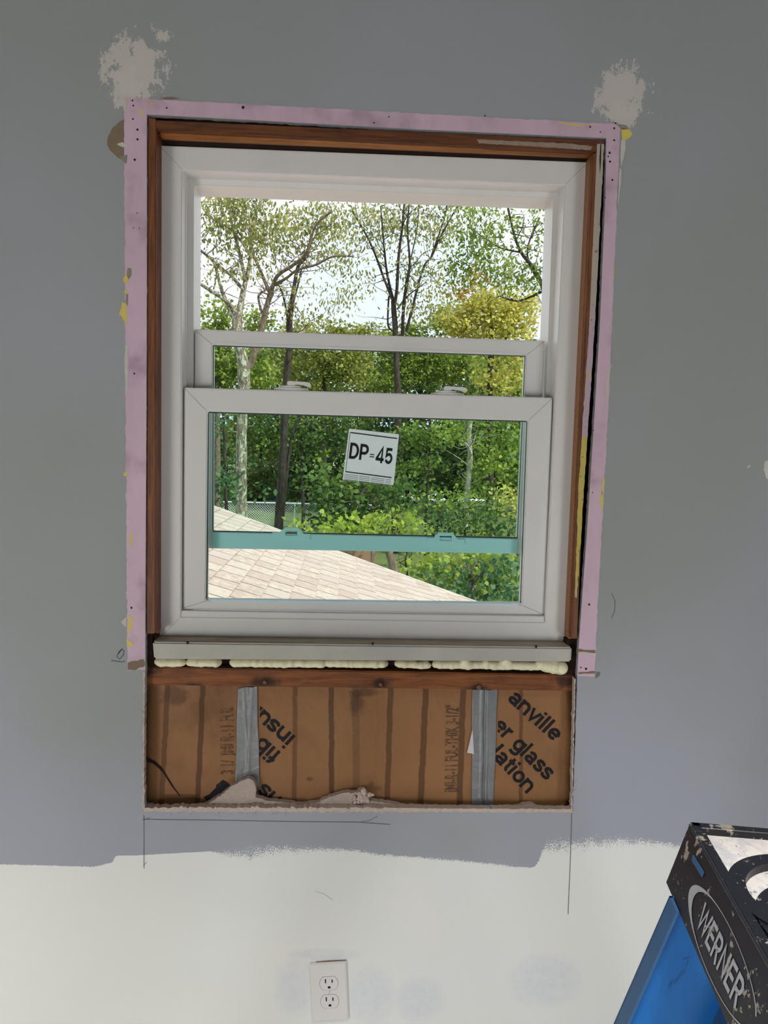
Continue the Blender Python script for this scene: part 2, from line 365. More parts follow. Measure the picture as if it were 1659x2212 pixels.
# pink bands where the casing used to be
jit = lambda a, b, s, amp=1.0, step=10: [p for p in rough_loop([a, b], step, amp, s)[:max(1, int(math.hypot(b[0]-a[0], b[1]-a[1])/step))]]+[b]
inr = [(317, 247), (560, 260), (900, 279), (1310, 298)]
top = jit((268, 211), (1340, 268), 1, 1.0) + inr[::-1]
lft = [(268, 211), (317, 247)] + [(317, 600), (316, 900), (314, 1300), (314, 1447)] + jit((314, 1447), (275, 1450), 2, 2.5, 6) + jit((275, 1450), (271, 880), 5, 1.3) + jit((271, 880), (268, 211), 6, 1.1)
rgt = [(1340, 268), (1310, 298), (1308, 420), (1302, 560), (1296, 700), (1284, 900), (1268, 1150), (1257, 1300), (1250, 1400), (1247, 1460)] + jit((1247, 1460), (1284, 1462), 3, 1.5, 6) + [(1285, 1440), (1288, 1404), (1287, 1390)] + jit((1287, 1390), (1315, 870), 7, 1.1) + jit((1315, 870), (1340, 268), 4, 1.0)
def dedupe(l):
    o = []
    for p in l:
        if not o or math.hypot(p[0]-o[-1][0], p[1]-o[-1][1]) > .5: o.append(p)
    return o
bands = []
for i, (pl, lb) in enumerate(((top, 'pink painted band above the window opening, screw holes at both ends'), (lft, 'pink painted band left of the window opening, yellow chips on its edge'), (rgt, 'pink painted band right of the window opening, beside the dark gap'))):
    bands.append(link(f'trim_{i+1}', poly_slab(dedupe(pl), -.0009, -.0001), M_pink, kind='structure', label=lb, cat='paint band'))
# chipped and torn paint at the band edges
M_yellow = simple('yellow_paint_chip', (214, 196, 98), .6); M_cream = simple('cream_paint_edge', (196, 192, 180), .7)
M_torn = simple('torn_drywall_paper', (128, 112, 92), .9, var=.2, scale=40); M_hole = simple('dark_hole', (38, 28, 26), .9)
M_greyc = simple('grey_chip', (140, 134, 122), .8)
def chip(name, pts, mat, par, d=.0013, amp=.8, step=6): return link(name, poly_slab(dedupe(rough_loop(pts, step, amp, int(pts[0][0]*7+pts[0][1]))), -d, -d+.0004), mat, par)
chip('torn_paper', [(266, 258), (279, 265), (281, 283), (277, 296), (276, 312), (278, 330), (275, 352), (266, 346), (250, 337), (238, 325), (231, 312), (233, 296), (241, 279), (254, 266)], M_torn, bands[1], .0006)
chip('paper_flap', [(252, 311), (264, 307), (276, 313), (276, 319), (262, 317)], M_cream, bands[1])
chip('paint_flake', [(258, 338), (275, 334), (273, 354), (265, 347)], M_greyc, bands[1])
for pts, mt in (([(264, 650), (272, 657), (274, 690), (274, 702), (266, 690), (262, 682), (257, 679), (261, 668)], M_yellow),
                ([(272, 592), (277, 598), (276, 612), (267, 609), (266, 601)], M_yellow),
                ([(276, 578), (284, 580), (284, 596), (277, 604), (274, 592)], M_greyc),
                ([(270, 625), (276, 628), (275, 634), (267, 632)], M_yellow),
                ([(272, 634), (277, 636), (276, 662), (271, 652)], M_greyc),
                ([(270, 1018), (274, 1020), (273, 1030), (266, 1027)], M_yellow),
                ([(261, 1344), (274, 1332), (273, 1356)], M_cream),
                ([(271, 745), (277, 748), (276, 850), (272, 840), (269, 795), (268, 775)], M_cream),
                ([(279, 1330), (286, 1332), (284, 1360), (276, 1368)], M_yellow),
                ([(274, 1378), (280, 1385), (289, 1392), (284, 1397), (275, 1395)], M_yellow),
                ([(281, 1152), (286, 1156), (285, 1180), (281, 1176)], M_yellow),
                ([(264, 208), (272, 212), (273, 240), (269, 242)], M_cream)):
    chip('paint_flake', pts, mt, bands[1])
chip('torn_paper', [(276, 1432), (310, 1424), (313, 1438), (290, 1448), (276, 1447)], M_torn, bands[1], amp=1.6)
for pts, mt in (([(1342, 276), (1362, 281), (1366, 290), (1356, 300), (1344, 303)], M_yellow),
                ([(1330, 268), (1352, 270), (1358, 277), (1344, 280)], M_greyc),
                ([(1342, 303), (1351, 300), (1352, 318), (1346, 345), (1341, 360), (1340, 330)], M_cream),
                ([(1338, 362), (1343, 366), (1341, 400), (1336, 440), (1334, 440)], M_cream),
                ([(1325, 578), (1328, 580), (1327, 598), (1324, 596)], M_yellow),
                ([(1313, 795), (1322, 787), (1318, 798), (1315, 830), (1313, 866), (1309, 868), (1311, 830)], M_cream),
                ([(1303, 1030), (1306, 1036), (1303, 1070), (1299, 1066)], M_yellow),
                ([(1300, 1060), (1304, 1080), (1300, 1110), (1297, 1080)], M_yellow)):
    chip('paint_flake', pts, mt, bands[2])
chip('torn_paper', [(1249, 1402), (1286, 1405), (1286, 1411), (1262, 1408), (1249, 1408)], M_torn, bands[2])
chip('paint_flake', [(1249, 1411), (1288, 1410), (1287, 1415), (1250, 1414)], M_cream, bands[2])
chip('torn_paper', [(1249, 1452), (1286, 1450), (1284, 1455), (1250, 1456)], M_torn, bands[2])
for pts in ([(345, 211), (372, 209), (388, 213), (360, 215)], [(1200, 263), (1245, 268), (1285, 270), (1240, 272)], [(312, 222), (334, 222), (330, 225)], [(300, 236), (312, 243), (304, 247)]):
    chip('paint_flake', pts, M_yellow if pts[0][0] != 345 else M_torn, bands[0], amp=.4)
for par, spots in ((bands[1], ((287, 257, 2), (297, 280, 2.6), (297, 301, 2.6), (291, 345, 2.6), (286, 217, 2), (288, 228, 2), (290, 807, 2), (284, 1313, 2.4), (296, 460, 1.3), (288, 492, 1.2), (301, 493, 1.2))),
                   (bands[0], ((525, 232, 3.4), (360, 233, 2), (1275, 274, 2.2), (1297, 285, 1.6), (840, 252, 1.6), (808, 265, 1.8), (1048, 250, 1.6))),
                   (bands[2], ((1330, 266, 2), (1327, 277, 2.2), (1327, 303, 2.2), (1317, 330, 2.6), (1318, 349, 2.4), (1314, 338, 1.8), (1323, 389, 2.2), (1308, 427, 1.4), (1282, 930, 1.3), (1280, 1064, 1.4), (1273, 1306, 2.4), (1266, 1445, 2.6), (1255, 1442, 1.6)))):
    for (a, b, r) in spots:
        chip('screw_hole', [(a+r*math.cos(t*.785)*(.8+.3*(t % 3)/2), b+r*math.sin(t*.785)) for t in range(8)], M_hole, par, .0016, .25, 2)
# pencil lines and scuffs on the wall
M_pencil = simple('pencil_graphite', (96, 98, 104), .7)
def stroke(pts, wpx, mat=M_pencil, name='pencil_line', par=None):
    vs, fs = [], []
    for i, p in enumerate(pts):
        q = pts[min(i+1, len(pts)-1)]; o = pts[max(i-1, 0)]; dx, dy = q[0]-o[0], q[1]-o[1]; L = math.hypot(dx, dy) or 1
        vs += [P(p[0]-dy/L*wpx/2, p[1]+dx/L*wpx/2, -.0006), P(p[0]+dy/L*wpx/2, p[1]-dx/L*wpx/2, -.0006)]
        if i: k = 2*i; fs.append((k-2, k-1, k+1, k))
    return link(name, raw(vs, fs), mat, par or wall_back)
stroke([(311, 1762), (311, 1876)], 1.3); stroke([(1235, 1757), (1232, 1860), (1227, 1975)], 1.4)
stroke([(308, 1770), (480, 1772), (640, 1775), (770, 1776), (843, 1781)], 1.2); stroke([(780, 1775), (797, 1773), (816, 1763)], 1)
stroke([(311, 1771), (325, 1766)], 1.2); stroke([(310, 1870), (317, 1862)], 1)
stroke([(681, 1925), (700, 1931), (718, 1944)], .7, simple('faint_scratch', (150, 152, 154), .7))
stroke([(256, 1412), (262, 1404), (268, 1405), (266, 1416), (258, 1424), (252, 1418), (257, 1408), (265, 1400)], 2.2, name='scuff_mark'); stroke([(240, 1427), (262, 1430), (270, 1429)], 1.6, name='scuff_mark')
stroke([(1321, 1280), (1329, 1300), (1328, 1320), (1321, 1336)], 1.1, name='scuff_mark')
chip('scuff_mark', [(1288, 1452), (1297, 1452), (1295, 1460), (1287, 1466)], simple('scuff_grey', (112, 114, 112), .7), wall_back, .0006)
chip('primer_dab', [(1652, 997), (1662, 992), (1672, 1010), (1666, 1036), (1656, 1034), (1650, 1015)], simple('primer_dab_white', (206, 202, 192), .6), wall_back, .0006)
chip('primer_dab', [(1613, 1008), (1622, 1003), (1620, 1008), (1616, 1011)], bpy.data.materials['primer_dab_white'], wall_back, .0006, .3, 3)

# ------------------------------------------------------------------ stained wood liner of the opening
def head():
    bm = bmesh.new(); q = [P(a, b, .003) for a, b in ((337, 259), (1303, 303), (1290, 328), (338, 280))]
    hexa(bm, q, [Vector((v.x, .03, v.z)) for v in q]); bmesh.ops.recalc_face_normals(bm, faces=bm.faces); bev(bm, .0012); return bm_mesh(bm)
jt = empty('window_jamb_liner', 'reddish brown stained wood liner around the white window, open gaps behind', 'window liner')
link('head_board', head(), M_woodh, jt)
q0 = [P(a, b, .003) for a, b in ((341, 273), (1292, 317), (1285, 330), (342, 285))]
bm = bmesh.new(); a_ = [P(a, b, .016) for a, b in ((339, 279), (1291, 324), (1284, 337), (342, 296))]; hexa(bm, a_, [Vector((v.x, .034, v.z)) for v in a_]); bmesh.ops.recalc_face_normals(bm, faces=bm.faces); bev(bm, .004, 3)
link('head_bead', bm_mesh(bm), M_bead, jt, smooth=True)
link('side_board', quad_slab([(319, 253), (337, 256), (336, 1369), (316, 1369)], .003, .045, .0015), M_woodv, jt)
link('side_bead', quad_slab([(338, 272), (343, 274), (342, 1369), (337, 1369)], .026, .05, .001), M_bead, jt)
link('side_board', quad_slab([(1281, 333), (1290, 330), (1247, 1380), (1234, 1380)], .003, .045, .0012), M_woodv, jt)
link('side_bead', quad_slab([(1276, 336), (1282, 334), (1236, 1380), (1227, 1380)], .016, .05, .001), M_bead, jt)
link('head_end_block', quad_slab([(1287, 302), (1305, 303), (1305, 311), (1287, 310)], .0025, .02, .0005), M_woodh, jt)
stain = chip('plaster_smear', [(1030, 301), (1120, 305), (1220, 309), (1280, 316), (1276, 324), (1180, 318), (1100, 313), (1035, 310)], simple('plaster_smear', (150, 132, 118), .9, var=.3, scale=120), jt, -.0018)
def strip_mat():
    m = Mat('layered_old_paint', .6); x, y, z = m.xyz()
    zz = z + (m.noise(40, 4, .7)-.5)*.12
    c = m.mix(zz.ss(1.76, 1.66), lin((176, 164, 150)), lin((180, 160, 172)))
    c = m.mix(m.noise(30, 4, .6, sx=.5, sz=.25, off=1).gt(.44)*zz.ss(1.62, 1.55)*zz.ss(1.10, 1.22), c, lin((190, 172, 88)))
    c = m.mix(m.noise(150, 3, .7).ss(.66, .7), c, lin((88, 60, 44))); m.color(c); return m.m
ps = [(1290, 311), (1305, 311)] + jit((1305, 311), (1285, 700), 11, .7)+jit((1285, 700), (1262, 1050), 12, .7)+jit((1262, 1050), (1246, 1292), 13, 1.2) + [(1242, 1290)] + jit((1242, 1290), (1250, 1045), 14, 1.0) + jit((1250, 1045), (1273, 700), 15, .8) + jit((1273, 700), (1290, 311), 16, .3)
link('painted_edge_strip', poly_slab(dedupe(ps), .0022, .012), strip_mat(), jt)
chip('dark_crack', [(1297, 311), (1299, 312), (1298, 350), (1296, 375), (1295, 345)], M_hole, jt, -.0018, .2)
# rough framing hidden in the gaps
rf = empty('rough_framing', 'dark rough lumber seen in the gaps around the window and below its right corner', 'wall framing')
wl = P(343, 800, .045).x
link('side_stud', box_me((wl-.075, .0135, 1.045), (wl-.004, .104, 2.10)), M_darkwood, rf)
link('side_stud', box_me((.402, .05, 1.0), (.50, .104, 2.10)), M_darkwood, rf)
link('header', box_me((wl-.07, .051, 2.003), (.50, .104, 2.10)), M_darkwood, rf)
link('sub_sill', box_me((wl-.075, .046, .985), (.49, .104, 1.072)), M_darkwood, rf)
link('stud_face', quad_slab([(1224, 1381), (1250, 1381), (1247, 1462), (1222, 1462)], .022, .045), M_darkwood, rf)
link('stud_face', quad_slab([(314, 1370), (338, 1370), (338, 1445), (313, 1445)], .022, .045), M_darkwood, rf)
sb = link('rough_sill_board', quad_slab([(314, 1441), (1247, 1458), (1246, 1493), (313, 1480)], .018, .10, .002), M_sill, label='rough reddish pine board across the opening, just under the yellow foam', cat='sill board')
bm = bmesh.new()
for (a, b, r) in ((572, 1473, .0035), (822, 1478, .0035), (1034, 1484, .0042)):
    p = P(a, b, .018); cyl(bm, (p.x, .020, p.z), (p.x, .014, p.z), r)
link('nail_head', bm_mesh(bm), simple('rusty_nail', (120, 84, 62), .6), sb)

# ------------------------------------------------------------------ window
W1 = empty('window_1', 'white vinyl double-hung window with its upper sash slid part way down', 'window', kind='structure')
YF, YR = .045, .091
outer = [(345, 314), (1271, 350), (1221, 1391), (342, 1380)]; in1 = [(393.5, 367), (1220, 400), (1177, 1344), (391, 1332)]
link('frame_face', frame_me(outer, in1, YF, YR, .0016), M_vinyl, W1)
I1 = [P(a, b, YF) for a, b in in1]
i2 = [P(a, b, YR) for a, b in ((419, 400), (1195, 429))]
I2 = [Vector((i2[0].x, 0, i2[0].z)), Vector((i2[1].x, 0, i2[1].z)), Vector((P(1163, 1300, YR).x, 0, I1[2].z+.004)), Vector((P(416, 1290, YR).x, 0, I1[3].z+.004))]
link('frame_track', ring_me([v+Vector((-.004 if k in (0, 3) else .004, 0, .004 if k < 2 else -.004)) for k, v in enumerate(I1)], I2, YR-.0015, .16, .0014), M_vinyl, W1)
# screen-side stop: the thin ribs in the tracks
for (pa, pb) in (((403, 382), (401, 1300)), ((1212, 414), (1170, 1310))):
    a, b = P(*pa, .075), P(*pb, .075); s = -1 if pa[0] < 800 else 1
    bm = bmesh.new(); hexa(bm, [Vector((a.x+s*.007, .072, a.z)), Vector((a.x, .072, a.z)), Vector((b.x, .072, b.z)), Vector((b.x+s*.007, .072, b.z))], [Vector((a.x+s*.007, .078, a.z)), Vector((a.x, .078, a.z)), Vector((b.x, .078, b.z)), Vector((b.x+s*.007, .078, b.z))])
    link('track_rib', bm_mesh(bm), M_vinyl, W1)
link('sill_lip', quad_slab([(392, 1319), (1176, 1331), (1175, 1346), (391, 1334)], .047, .056, .001), M_vinyl, W1)
# miter seams of the face
def seam(pa, pb, Y, par, wd=.0007, mat=M_seam):
    a, b = P(*pa, Y), P(*pb, Y); d = (b-a).normalized(); n = Vector((-d.z, 0, d.x))*wd/2; e = Vector((0, -.0002, 0))
    return link('miter_seam', raw([a-n+e, a+n+e, b+n+e, b-n+e], [(0, 1, 2, 3)]), mat, par)
for pa, pb in (((347, 317), (392, 365)), ((1269, 352), (1222, 398)), ((346, 1377), (389, 1334))): seam(pa, pb, YF, W1, .0005)
# upper sash
Yu = .0925
us = link('upper_sash', frame_me([(421, 711), (1177, 736), (1160, 1197), (417, 1184)], [(458.5, 744), (1137, 767), (1120, 1164), (457, 1149)], Yu, Yu+.028, .0015), M_vinyl, W1, label='upper sash slid down behind the lower one')
def pane(name, px, Y, mat, par):
    q = [P(a, b, Y) for a, b in px]; return link(name, raw([Vector((v.x, Y+.010, v.z)) for v in q], [(0, 1, 2, 3)]), mat, par)
pane('glass_pane', [(456, 741), (1140, 764), (1123, 1167), (454, 1152)], Yu, M_glassU, us)
link('glazing_spacer', frame_me([(458, 744), (1138, 767), (1121, 1165), (457, 1150)], [(461, 747.5), (1134.5, 770), (1117.5, 1161), (460, 1146.5)], Yu+.008, Yu+.014, 0), M_gasket, us)
link('glazing_bead', quad_slab([(464, 739), (1128, 762), (1136, 768), (458, 745)], Yu-.001, Yu+.004, .0008), M_vinyl, us)
seam((421, 713), (457, 743), Yu, us); seam((1175, 738), (1139, 766), Yu, us)
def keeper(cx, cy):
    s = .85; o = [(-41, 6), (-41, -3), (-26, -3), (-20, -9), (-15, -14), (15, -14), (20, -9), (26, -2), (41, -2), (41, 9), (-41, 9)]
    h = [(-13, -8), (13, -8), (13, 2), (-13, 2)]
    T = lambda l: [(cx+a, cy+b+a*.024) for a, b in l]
    return link('lock_keeper', poly_slab(T(o), Yu-.004, Yu+.010, [T(h)]), M_glass_tint, us)
M_glass_tint = vinyl_material('vinyl_painted_glass_tint', (176, 222, 219))  # teal tint and reflection of the coated glass painted into white vinyl
link('bottom_rail', quad_slab([(458, 1149.5), (1120, 1164.5), (1119, 1196), (457, 1184)], Yu-.0012, Yu+.006, .001), M_glass_tint, us, label='white bottom rail painted with the teal tint of the lower pane')
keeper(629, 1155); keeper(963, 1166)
# lower sash
Yl = .055
ls = link('lower_sash', frame_me([(397.5, 837), (1194, 859), (1175, 1329), (395, 1316)], [(448, 889), (1141, 909), (1127, 1306), (444, 1297)], Yl, Yl+.030, .0016), M_vinyl, W1, label='lower sash with a clear pane and two locks on top')
pane('glass_pane', [(445, 885), (1145, 905), (1131, 1310), (441, 1301)], Yl, M_glassL, ls)
link('glazing_spacer', frame_me([(447.5, 888.5), (1141.5, 908.5), (1127.5, 1306.5), (443.5, 1297.5)], [(450.5, 892), (1138.5, 911.5), (1124.5, 1303), (447, 1294)], Yl+.008, Yl+.015, 0), M_gasket, ls)
link('glazing_bead', quad_slab([(446, 1293), (1127, 1303), (1116, 1309), (458, 1300)], Yl-.001, Yl+.005, .0008), simple('pale_blue_bead', (205, 226, 232), .3, var=.02), ls)
for pa, pb in (((399, 839), (446, 887)), ((1192, 861), (1143, 907)), ((397, 1313), (443, 1299)), ((1173, 1327), (1129, 1308))): seam(pa, pb, Yl, ls)
def sash_lock(px, py):
    c = P(px, py, Yl); z0 = c.z; e = link('sash_lock', None or raw([], []), None, ls); bpy.data.objects.remove(e)
    bm = bmesh.new()
    def disc(cx, cz, rx, ry, h, n=28, r=0):
        vs = [bm.verts.new((cx+rx*math.cos(2*math.pi*k/n), Yl+.014+ry*math.sin(2*math.pi*k/n), cz)) for k in range(n)]
        vt = [bm.verts.new((v.co.x*.94+cx*.06, (v.co.y-Yl-.014)*.94+Yl+.014, cz+h)) for v in vs]
        bm.faces.new(vs[::-1]); bm.faces.new(vt)
        for k in range(n): bm.faces.new((vs[k], vs[(k+1) % n], vt[(k+1) % n], vt[k]))
    disc(c.x, z0-.0005, .0345, .011, .0055); disc(c.x-.002, z0+.005, .020, .009, .0042)
    b = bm_mesh(bm); L = link('sash_lock', b, M_vinyl, ls)
    bm = bmesh.new(); cyl(bm, (c.x-.001, Yl+.014, z0+.0088), (c.x-.001, Yl+.014, z0+.0165), .0062, .0055)
    ol = [(-7, 10), (-7.5, 15), (-6, 17.5), (0, 18.2), (30, 16.8), (36, 15.2), (38.5, 12), (37, 9), (33, 7.6), (29, 9.4), (24, 11.2), (10, 12.2), (6, 10)]
    va = [bm.verts.new((c.x+a*.001, Yl+.006, z0+b*.001)) for a, b in ol]; vb = [bm.verts.new((c.x+a*.001, Yl+.018, z0+b*.001)) for a, b in ol]
    bm.faces.new(va); bm.faces.new(vb[::-1])
    for k in range(len(ol)): bm.faces.new((va[k], vb[k], vb[(k+1) % len(ol)], va[(k+1) % len(ol)]))
    bmesh.ops.recalc_face_normals(bm, faces=bm.faces)
    link('lock_lever', bm_mesh(bm), M_vinyl, L)
sash_lock(628, 843); sash_lock(968, 854)

# sticker on the lower pane
Ys = Yl+.0085
stk = empty('glass_sticker', 'tilted white sticker reading DP=45 on the lower window pane', 'sticker')
sq = [(754, 926), (862, 938), (850, 1048), (740, 1036)]
def rr(q, k=.06):
    o = []
    for i in range(4):
        p, a, b = q[i], q[i-1], q[(i+1) % 4]
        for t in (1, .55, .18): o.append((p[0]+(a[0]-p[0])*k*t, p[1]+(a[1]-p[1])*k*t))
        for t in (.18, .55, 1): o.append((p[0]+(b[0]-p[0])*k*t, p[1]+(b[1]-p[1])*k*t))
    return o
link('sticker_sheet', poly_slab(rr(sq), Ys, Ys+.0006), simple('clear_frosted_sticker', (226, 240, 238), .35, var=.03, scale=60), stk)
M_ink = simple('black_ink', (22, 22, 28), .5)
def bar(pts, par, Y=Ys-.0002, mat=M_ink, nm='printed_rule'): return link(nm, poly_slab(pts, Y, None), mat, par)
bar([(757, 933), (858, 946), (858, 948.5), (757, 935.5)], stk); bar([(746, 1017.5), (846, 1030.5), (846, 1033), (746, 1020)], stk)
bar([(756, 934), (757, 934), (747, 1019), (746, 1019)], stk)
sx_ = P(860, 945, Ys)-P(757, 932.5, Ys); sy_ = P(755, 930, Ys)-P(744, 1020, Ys)
def lab(s, px, py, h, sx=1, bold=0, par=stk, mat=M_ink, nm='lettering'):
    me = glyphs(s, h, sx, bold); return link(nm, place(me, P(px, py, Ys-.0003), sx_, sy_), mat, par)
lab('DP', 775.5, 975.5, .0425, .0375, .135); lab('=', 803, 985, .022, .0095, .09); lab('45', 830.5, 984, .0425, .0325, .135)
for k in range(5):
    x0, y0 = 744, 1023.5+k*3.6
    for (a, b) in ((0, .3), (.32, .55), (.57, .86), (.88, 1.0 if k < 4 else .9)):
        bar([(x0+a*101-k*.5, y0+a*13), (x0+b*101-k*.5, y0+b*13), (x0+b*101-k*.5, y0+b*13+1.1), (x0+a*101-k*.5, y0+a*13+1.1)], stk, mat=simple('fine_print', (90, 98, 100), .5) if 'fine_print' not in bpy.data.materials else bpy.data.materials['fine_print'], nm='fine_print')

# ------------------------------------------------------------------ grey sill board and foam
m = Mat('weathered_grey_board', .6); x, y, z = m.xyz()
c = m.mix(m.noise(12, 4, .6), lin((172, 168, 158)), lin((196, 194, 184))); c = m.mix(m.noise(20, 4, .7, sx=.5, off=5).ss(.6, .75)*.5, c, lin((150, 138, 118)))
c = m.mix(m.noise(300, 1).ss(.78, .82)*.6, c, lin((90, 76, 66))); m.color(c); m.bump(m.noise(90, 3), .0004)
gb = link('grey_sill_strip', quad_slab([(329, 1387), (1236, 1399), (1234, 1430), (332, 1424)], .000, .044, .003), m.m, label='weathered grey board under the white window frame', cat='sill strip')
link('worn_top_edge', quad_slab([(333, 1383.5), (1232, 1396), (1232, 1399.5), (333, 1388)], .008, .042, .001), wood_material('worn_edge', (170, 150, 116), (192, 180, 156), (120, 92, 66), gx=.5, gz=4), gb)
for (a, b) in ((405, 1386), (805, 1388), (1158, 1394)):
    link('nail_hole', poly_slab(rough_loop([(a-3, b), (a+3, b), (a+1.5, b+5), (a, b+7), (a-1, b+5)], 3, .3, a), -.0004+.0, .001), M_hole, gb)
mf = Mat('spray_foam', .45, spec=.4); cc = mf.mix(mf.noise(60, 3), lin((232, 226, 186)), lin((246, 242, 214))); mf.color(cc); mf.bump(mf.noise(150, 3), .001, .6)
mf.b.inputs['Subsurface Weight'].default_value = .15; mf.b.inputs['Subsurface Radius'].default_value = (.01, .008, .004)
def foam(x0, x1, yc, r, lumps=(), seed=0, label=''):
    R = random.Random(seed); bm = bmesh.new(); n = int((x1-x0)/5)+1
    for i in range(n):
        px = x0+(x1-x0)*i/max(1, n-1); py = yc[0]+(yc[1]-yc[0])*i/max(1, n-1)+R.uniform(-.7, .7)
        rr_ = (r+2.2)*R.uniform(.92, 1.08)*(.75 if i in (0, n-1) else 1); p = P(px, py-.5, .016)
        bmesh.ops.create_icosphere(bm, subdivisions=2, radius=rr_*.00089, matrix=Matrix.Translation(p+Vector((0, R.uniform(-.002, .002), 0))) @ Matrix.Scale(1.5, 4, (0, 1, 0)))
    for (a, b, q) in lumps: bmesh.ops.create_icosphere(bm, subdivisions=2, radius=q*.00089, matrix=Matrix.Translation(P(a, b, .012)))
    o = link('foam_bead', bm_mesh(bm), mf.m, label=label, cat='spray foam', group='beads of spray foam under the window')
    md = o.modifiers.new('r', 'REMESH'); md.mode = 'VOXEL'; md.voxel_size = .0016; md.use_smooth_shade = True
    md = o.modifiers.new('s', 'SMOOTH'); md.iterations = 8; return o
foam(341, 396, (1430, 1431), 8, ((365, 1435, 6),), 1, 'short yellowish foam bead at the left end under the grey board')
foam(410, 472, (1430, 1431), 8, (), 2, 'second short foam bead from the left, just before the empty gap')
foam(503, 700, (1431, 1433), 8, ((640, 1433, 8),), 3, 'long smooth foam bead in the left half under the grey board')
foam(703, 832, (1432, 1434), 7.5, ((730, 1432, 9), (812, 1436, 7)), 4, 'foam bead just left of the middle, broken at its right end')
foam(858, 925, (1434, 1437), 6.5, (), 5, 'thin flat foam bead just right of the middle')
foam(940, 1190, (1435, 1439), 8, ((1005, 1431, 12), (1050, 1434, 10), (1092, 1429, 13), (1100, 1437, 11)), 6, 'long lumpy foam bead in the right half under the grey board')
foam(1172, 1216, (1437, 1443), 13, ((1165, 1436, 11), (1208, 1444, 14), (1186, 1438, 14), (1196, 1434, 12)), 7, 'fat rounded foam blob at the right end under the grey board')

# ------------------------------------------------------------------ insulation in the lower cut-out
def ky(x, z): return .034 + .0016*math.sin(x*17+1)*math.cos(z*9) + .0012*math.sin(x*41+z*13)
def kraft_material():
    m = Mat('kraft_paper', .7); x, y, z = m.xyz()
    c = m.mix(m.noise(7, 5, .6), lin((134, 94, 60)), lin((164, 120, 80)))
    c = m.mix(m.noise(5, 4, .65, off=8).ss(.52, .75)*.55, c, lin((96, 64, 44)))
    wob = (m.noise(45, 3, sx=.2, off=2)-.5)
    for (xt, xb, hw, k) in ((362, 348, 5.5, .6), (438, 426, 5.5, .75), (638, 636, 5, .55), (716, 716, 5.5, .75), (768, 770, 8, .35), (844, 836, 6, .65), (920, 908, 6.5, .7), (1001, 992, 6.5, .7), (1126, 1124, 4, .6)):
        a, b = P(xt, 1490, .034), P(xb, 1745, .034); sl_ = (b.x-a.x)/(b.z-a.z)
        xx = x - ((z-a.z)*sl_+a.x) + wob*.007
        h = hw*.0009
        c = m.mix(xx.abs().ss(h*1.25, h*.8)*k, c, lin((74, 46, 24)))
    # stain bar joining two stripes
    a = P(390, 1722, .034); xx = (x-a.x).abs().lt(.034); c = m.mix((z-a.z+wob*.006).abs().ss(.006, .004)*xx*.5, c, lin((74, 46, 24)))
    for (px, py, rx, ry) in ((772, 1520, 24, 34), (790, 1496, 40, 14), (1238, 1490, 20, 80), (670, 1682, 9, 7), (380, 1500, 40, 30)):
        p = P(px, py, .034); k = .0009
        q = (((x-p.x)/(rx*k))*((x-p.x)/(rx*k))+((z-p.z)/(ry*k))*((z-p.z)/(ry*k))).sqrt()
        c = m.mix((q+(m.noise(40, 4, .7)-.5)*1.5).ss(1.0, .4)*.55, c, lin((60, 42, 34)))
    c = m.mix(m.noise(60, 5, .78, off=1).ss(.66, .74)*.5, c, lin((214, 190, 168)))
    m.color(c)
    fold = m.noise(9, 4, .6, sx=1.4, sz=.8, dist=.8)+m.noise(45, 3)*.2; m.bump(fold, .006, .8); m.rough(m.noise(10)*.3+.5); return m.m
ins = empty('insulation_batt', 'brown paper-faced insulation with black printing in the cut below the window', 'insulation')
def grid(q, nx, ny, fn):
    vs, fs = [], []
    for j in range(ny+1):
        for i in range(nx+1):
            u, v = i/nx, j/ny
            px = (q[0][0]*(1-u)+q[1][0]*u)*(1-v)+(q[3][0]*(1-u)+q[2][0]*u)*v; py = (q[0][1]*(1-u)+q[1][1]*u)*(1-v)+(q[3][1]*(1-u)+q[2][1]*u)*v
            vs.append(fn(px, py, u, v))
    for j in range(ny):
        for i in range(nx): k = j*(nx+1)+i; fs.append((k, k+1, k+nx+2, k+nx+1))
    return raw(vs, fs)
def kf(px, py, u, v):
    p = P(px, py, .034); e = min(u, 1-u)
    return Vector((p.x, ky(p.x, p.z)+(.012*max(0, 1-e/.015)), p.z))
link('kraft_facing', grid([(308, 1470), (1244, 1482), (1242, 1775), (308, 1775)], 120, 40, kf), kraft_material(), ins, smooth=True)
link('batt_filling', box_me((P(312, 1600, .05).x, .052, P(700, 1790, .05).z), (P(1240, 1600, .05).x, .100, P(700, 1465, .05).z)), simple('yellow_glass_wool', (196, 170, 90), .95, var=.2), ins)
M_print = Mat('worn_black_print', .7); M_print.color(M_print.mix(M_print.noise(120, 4, .7).ss(.62, .72)*.5, lin((26, 24, 28)), lin((110, 78, 52)))); M_print = M_print.m
M_faint = Mat('faint_grey_print', .8); M_faint.color(M_faint.mix(M_faint.noise(160, 4, .7).ss(.42, .62), lin((84, 64, 52)), lin((140, 98, 64)))); M_faint = M_faint.m
onk = lambda v: Vector((v.x, ky(v.x, v.z)-.0007, v.z))
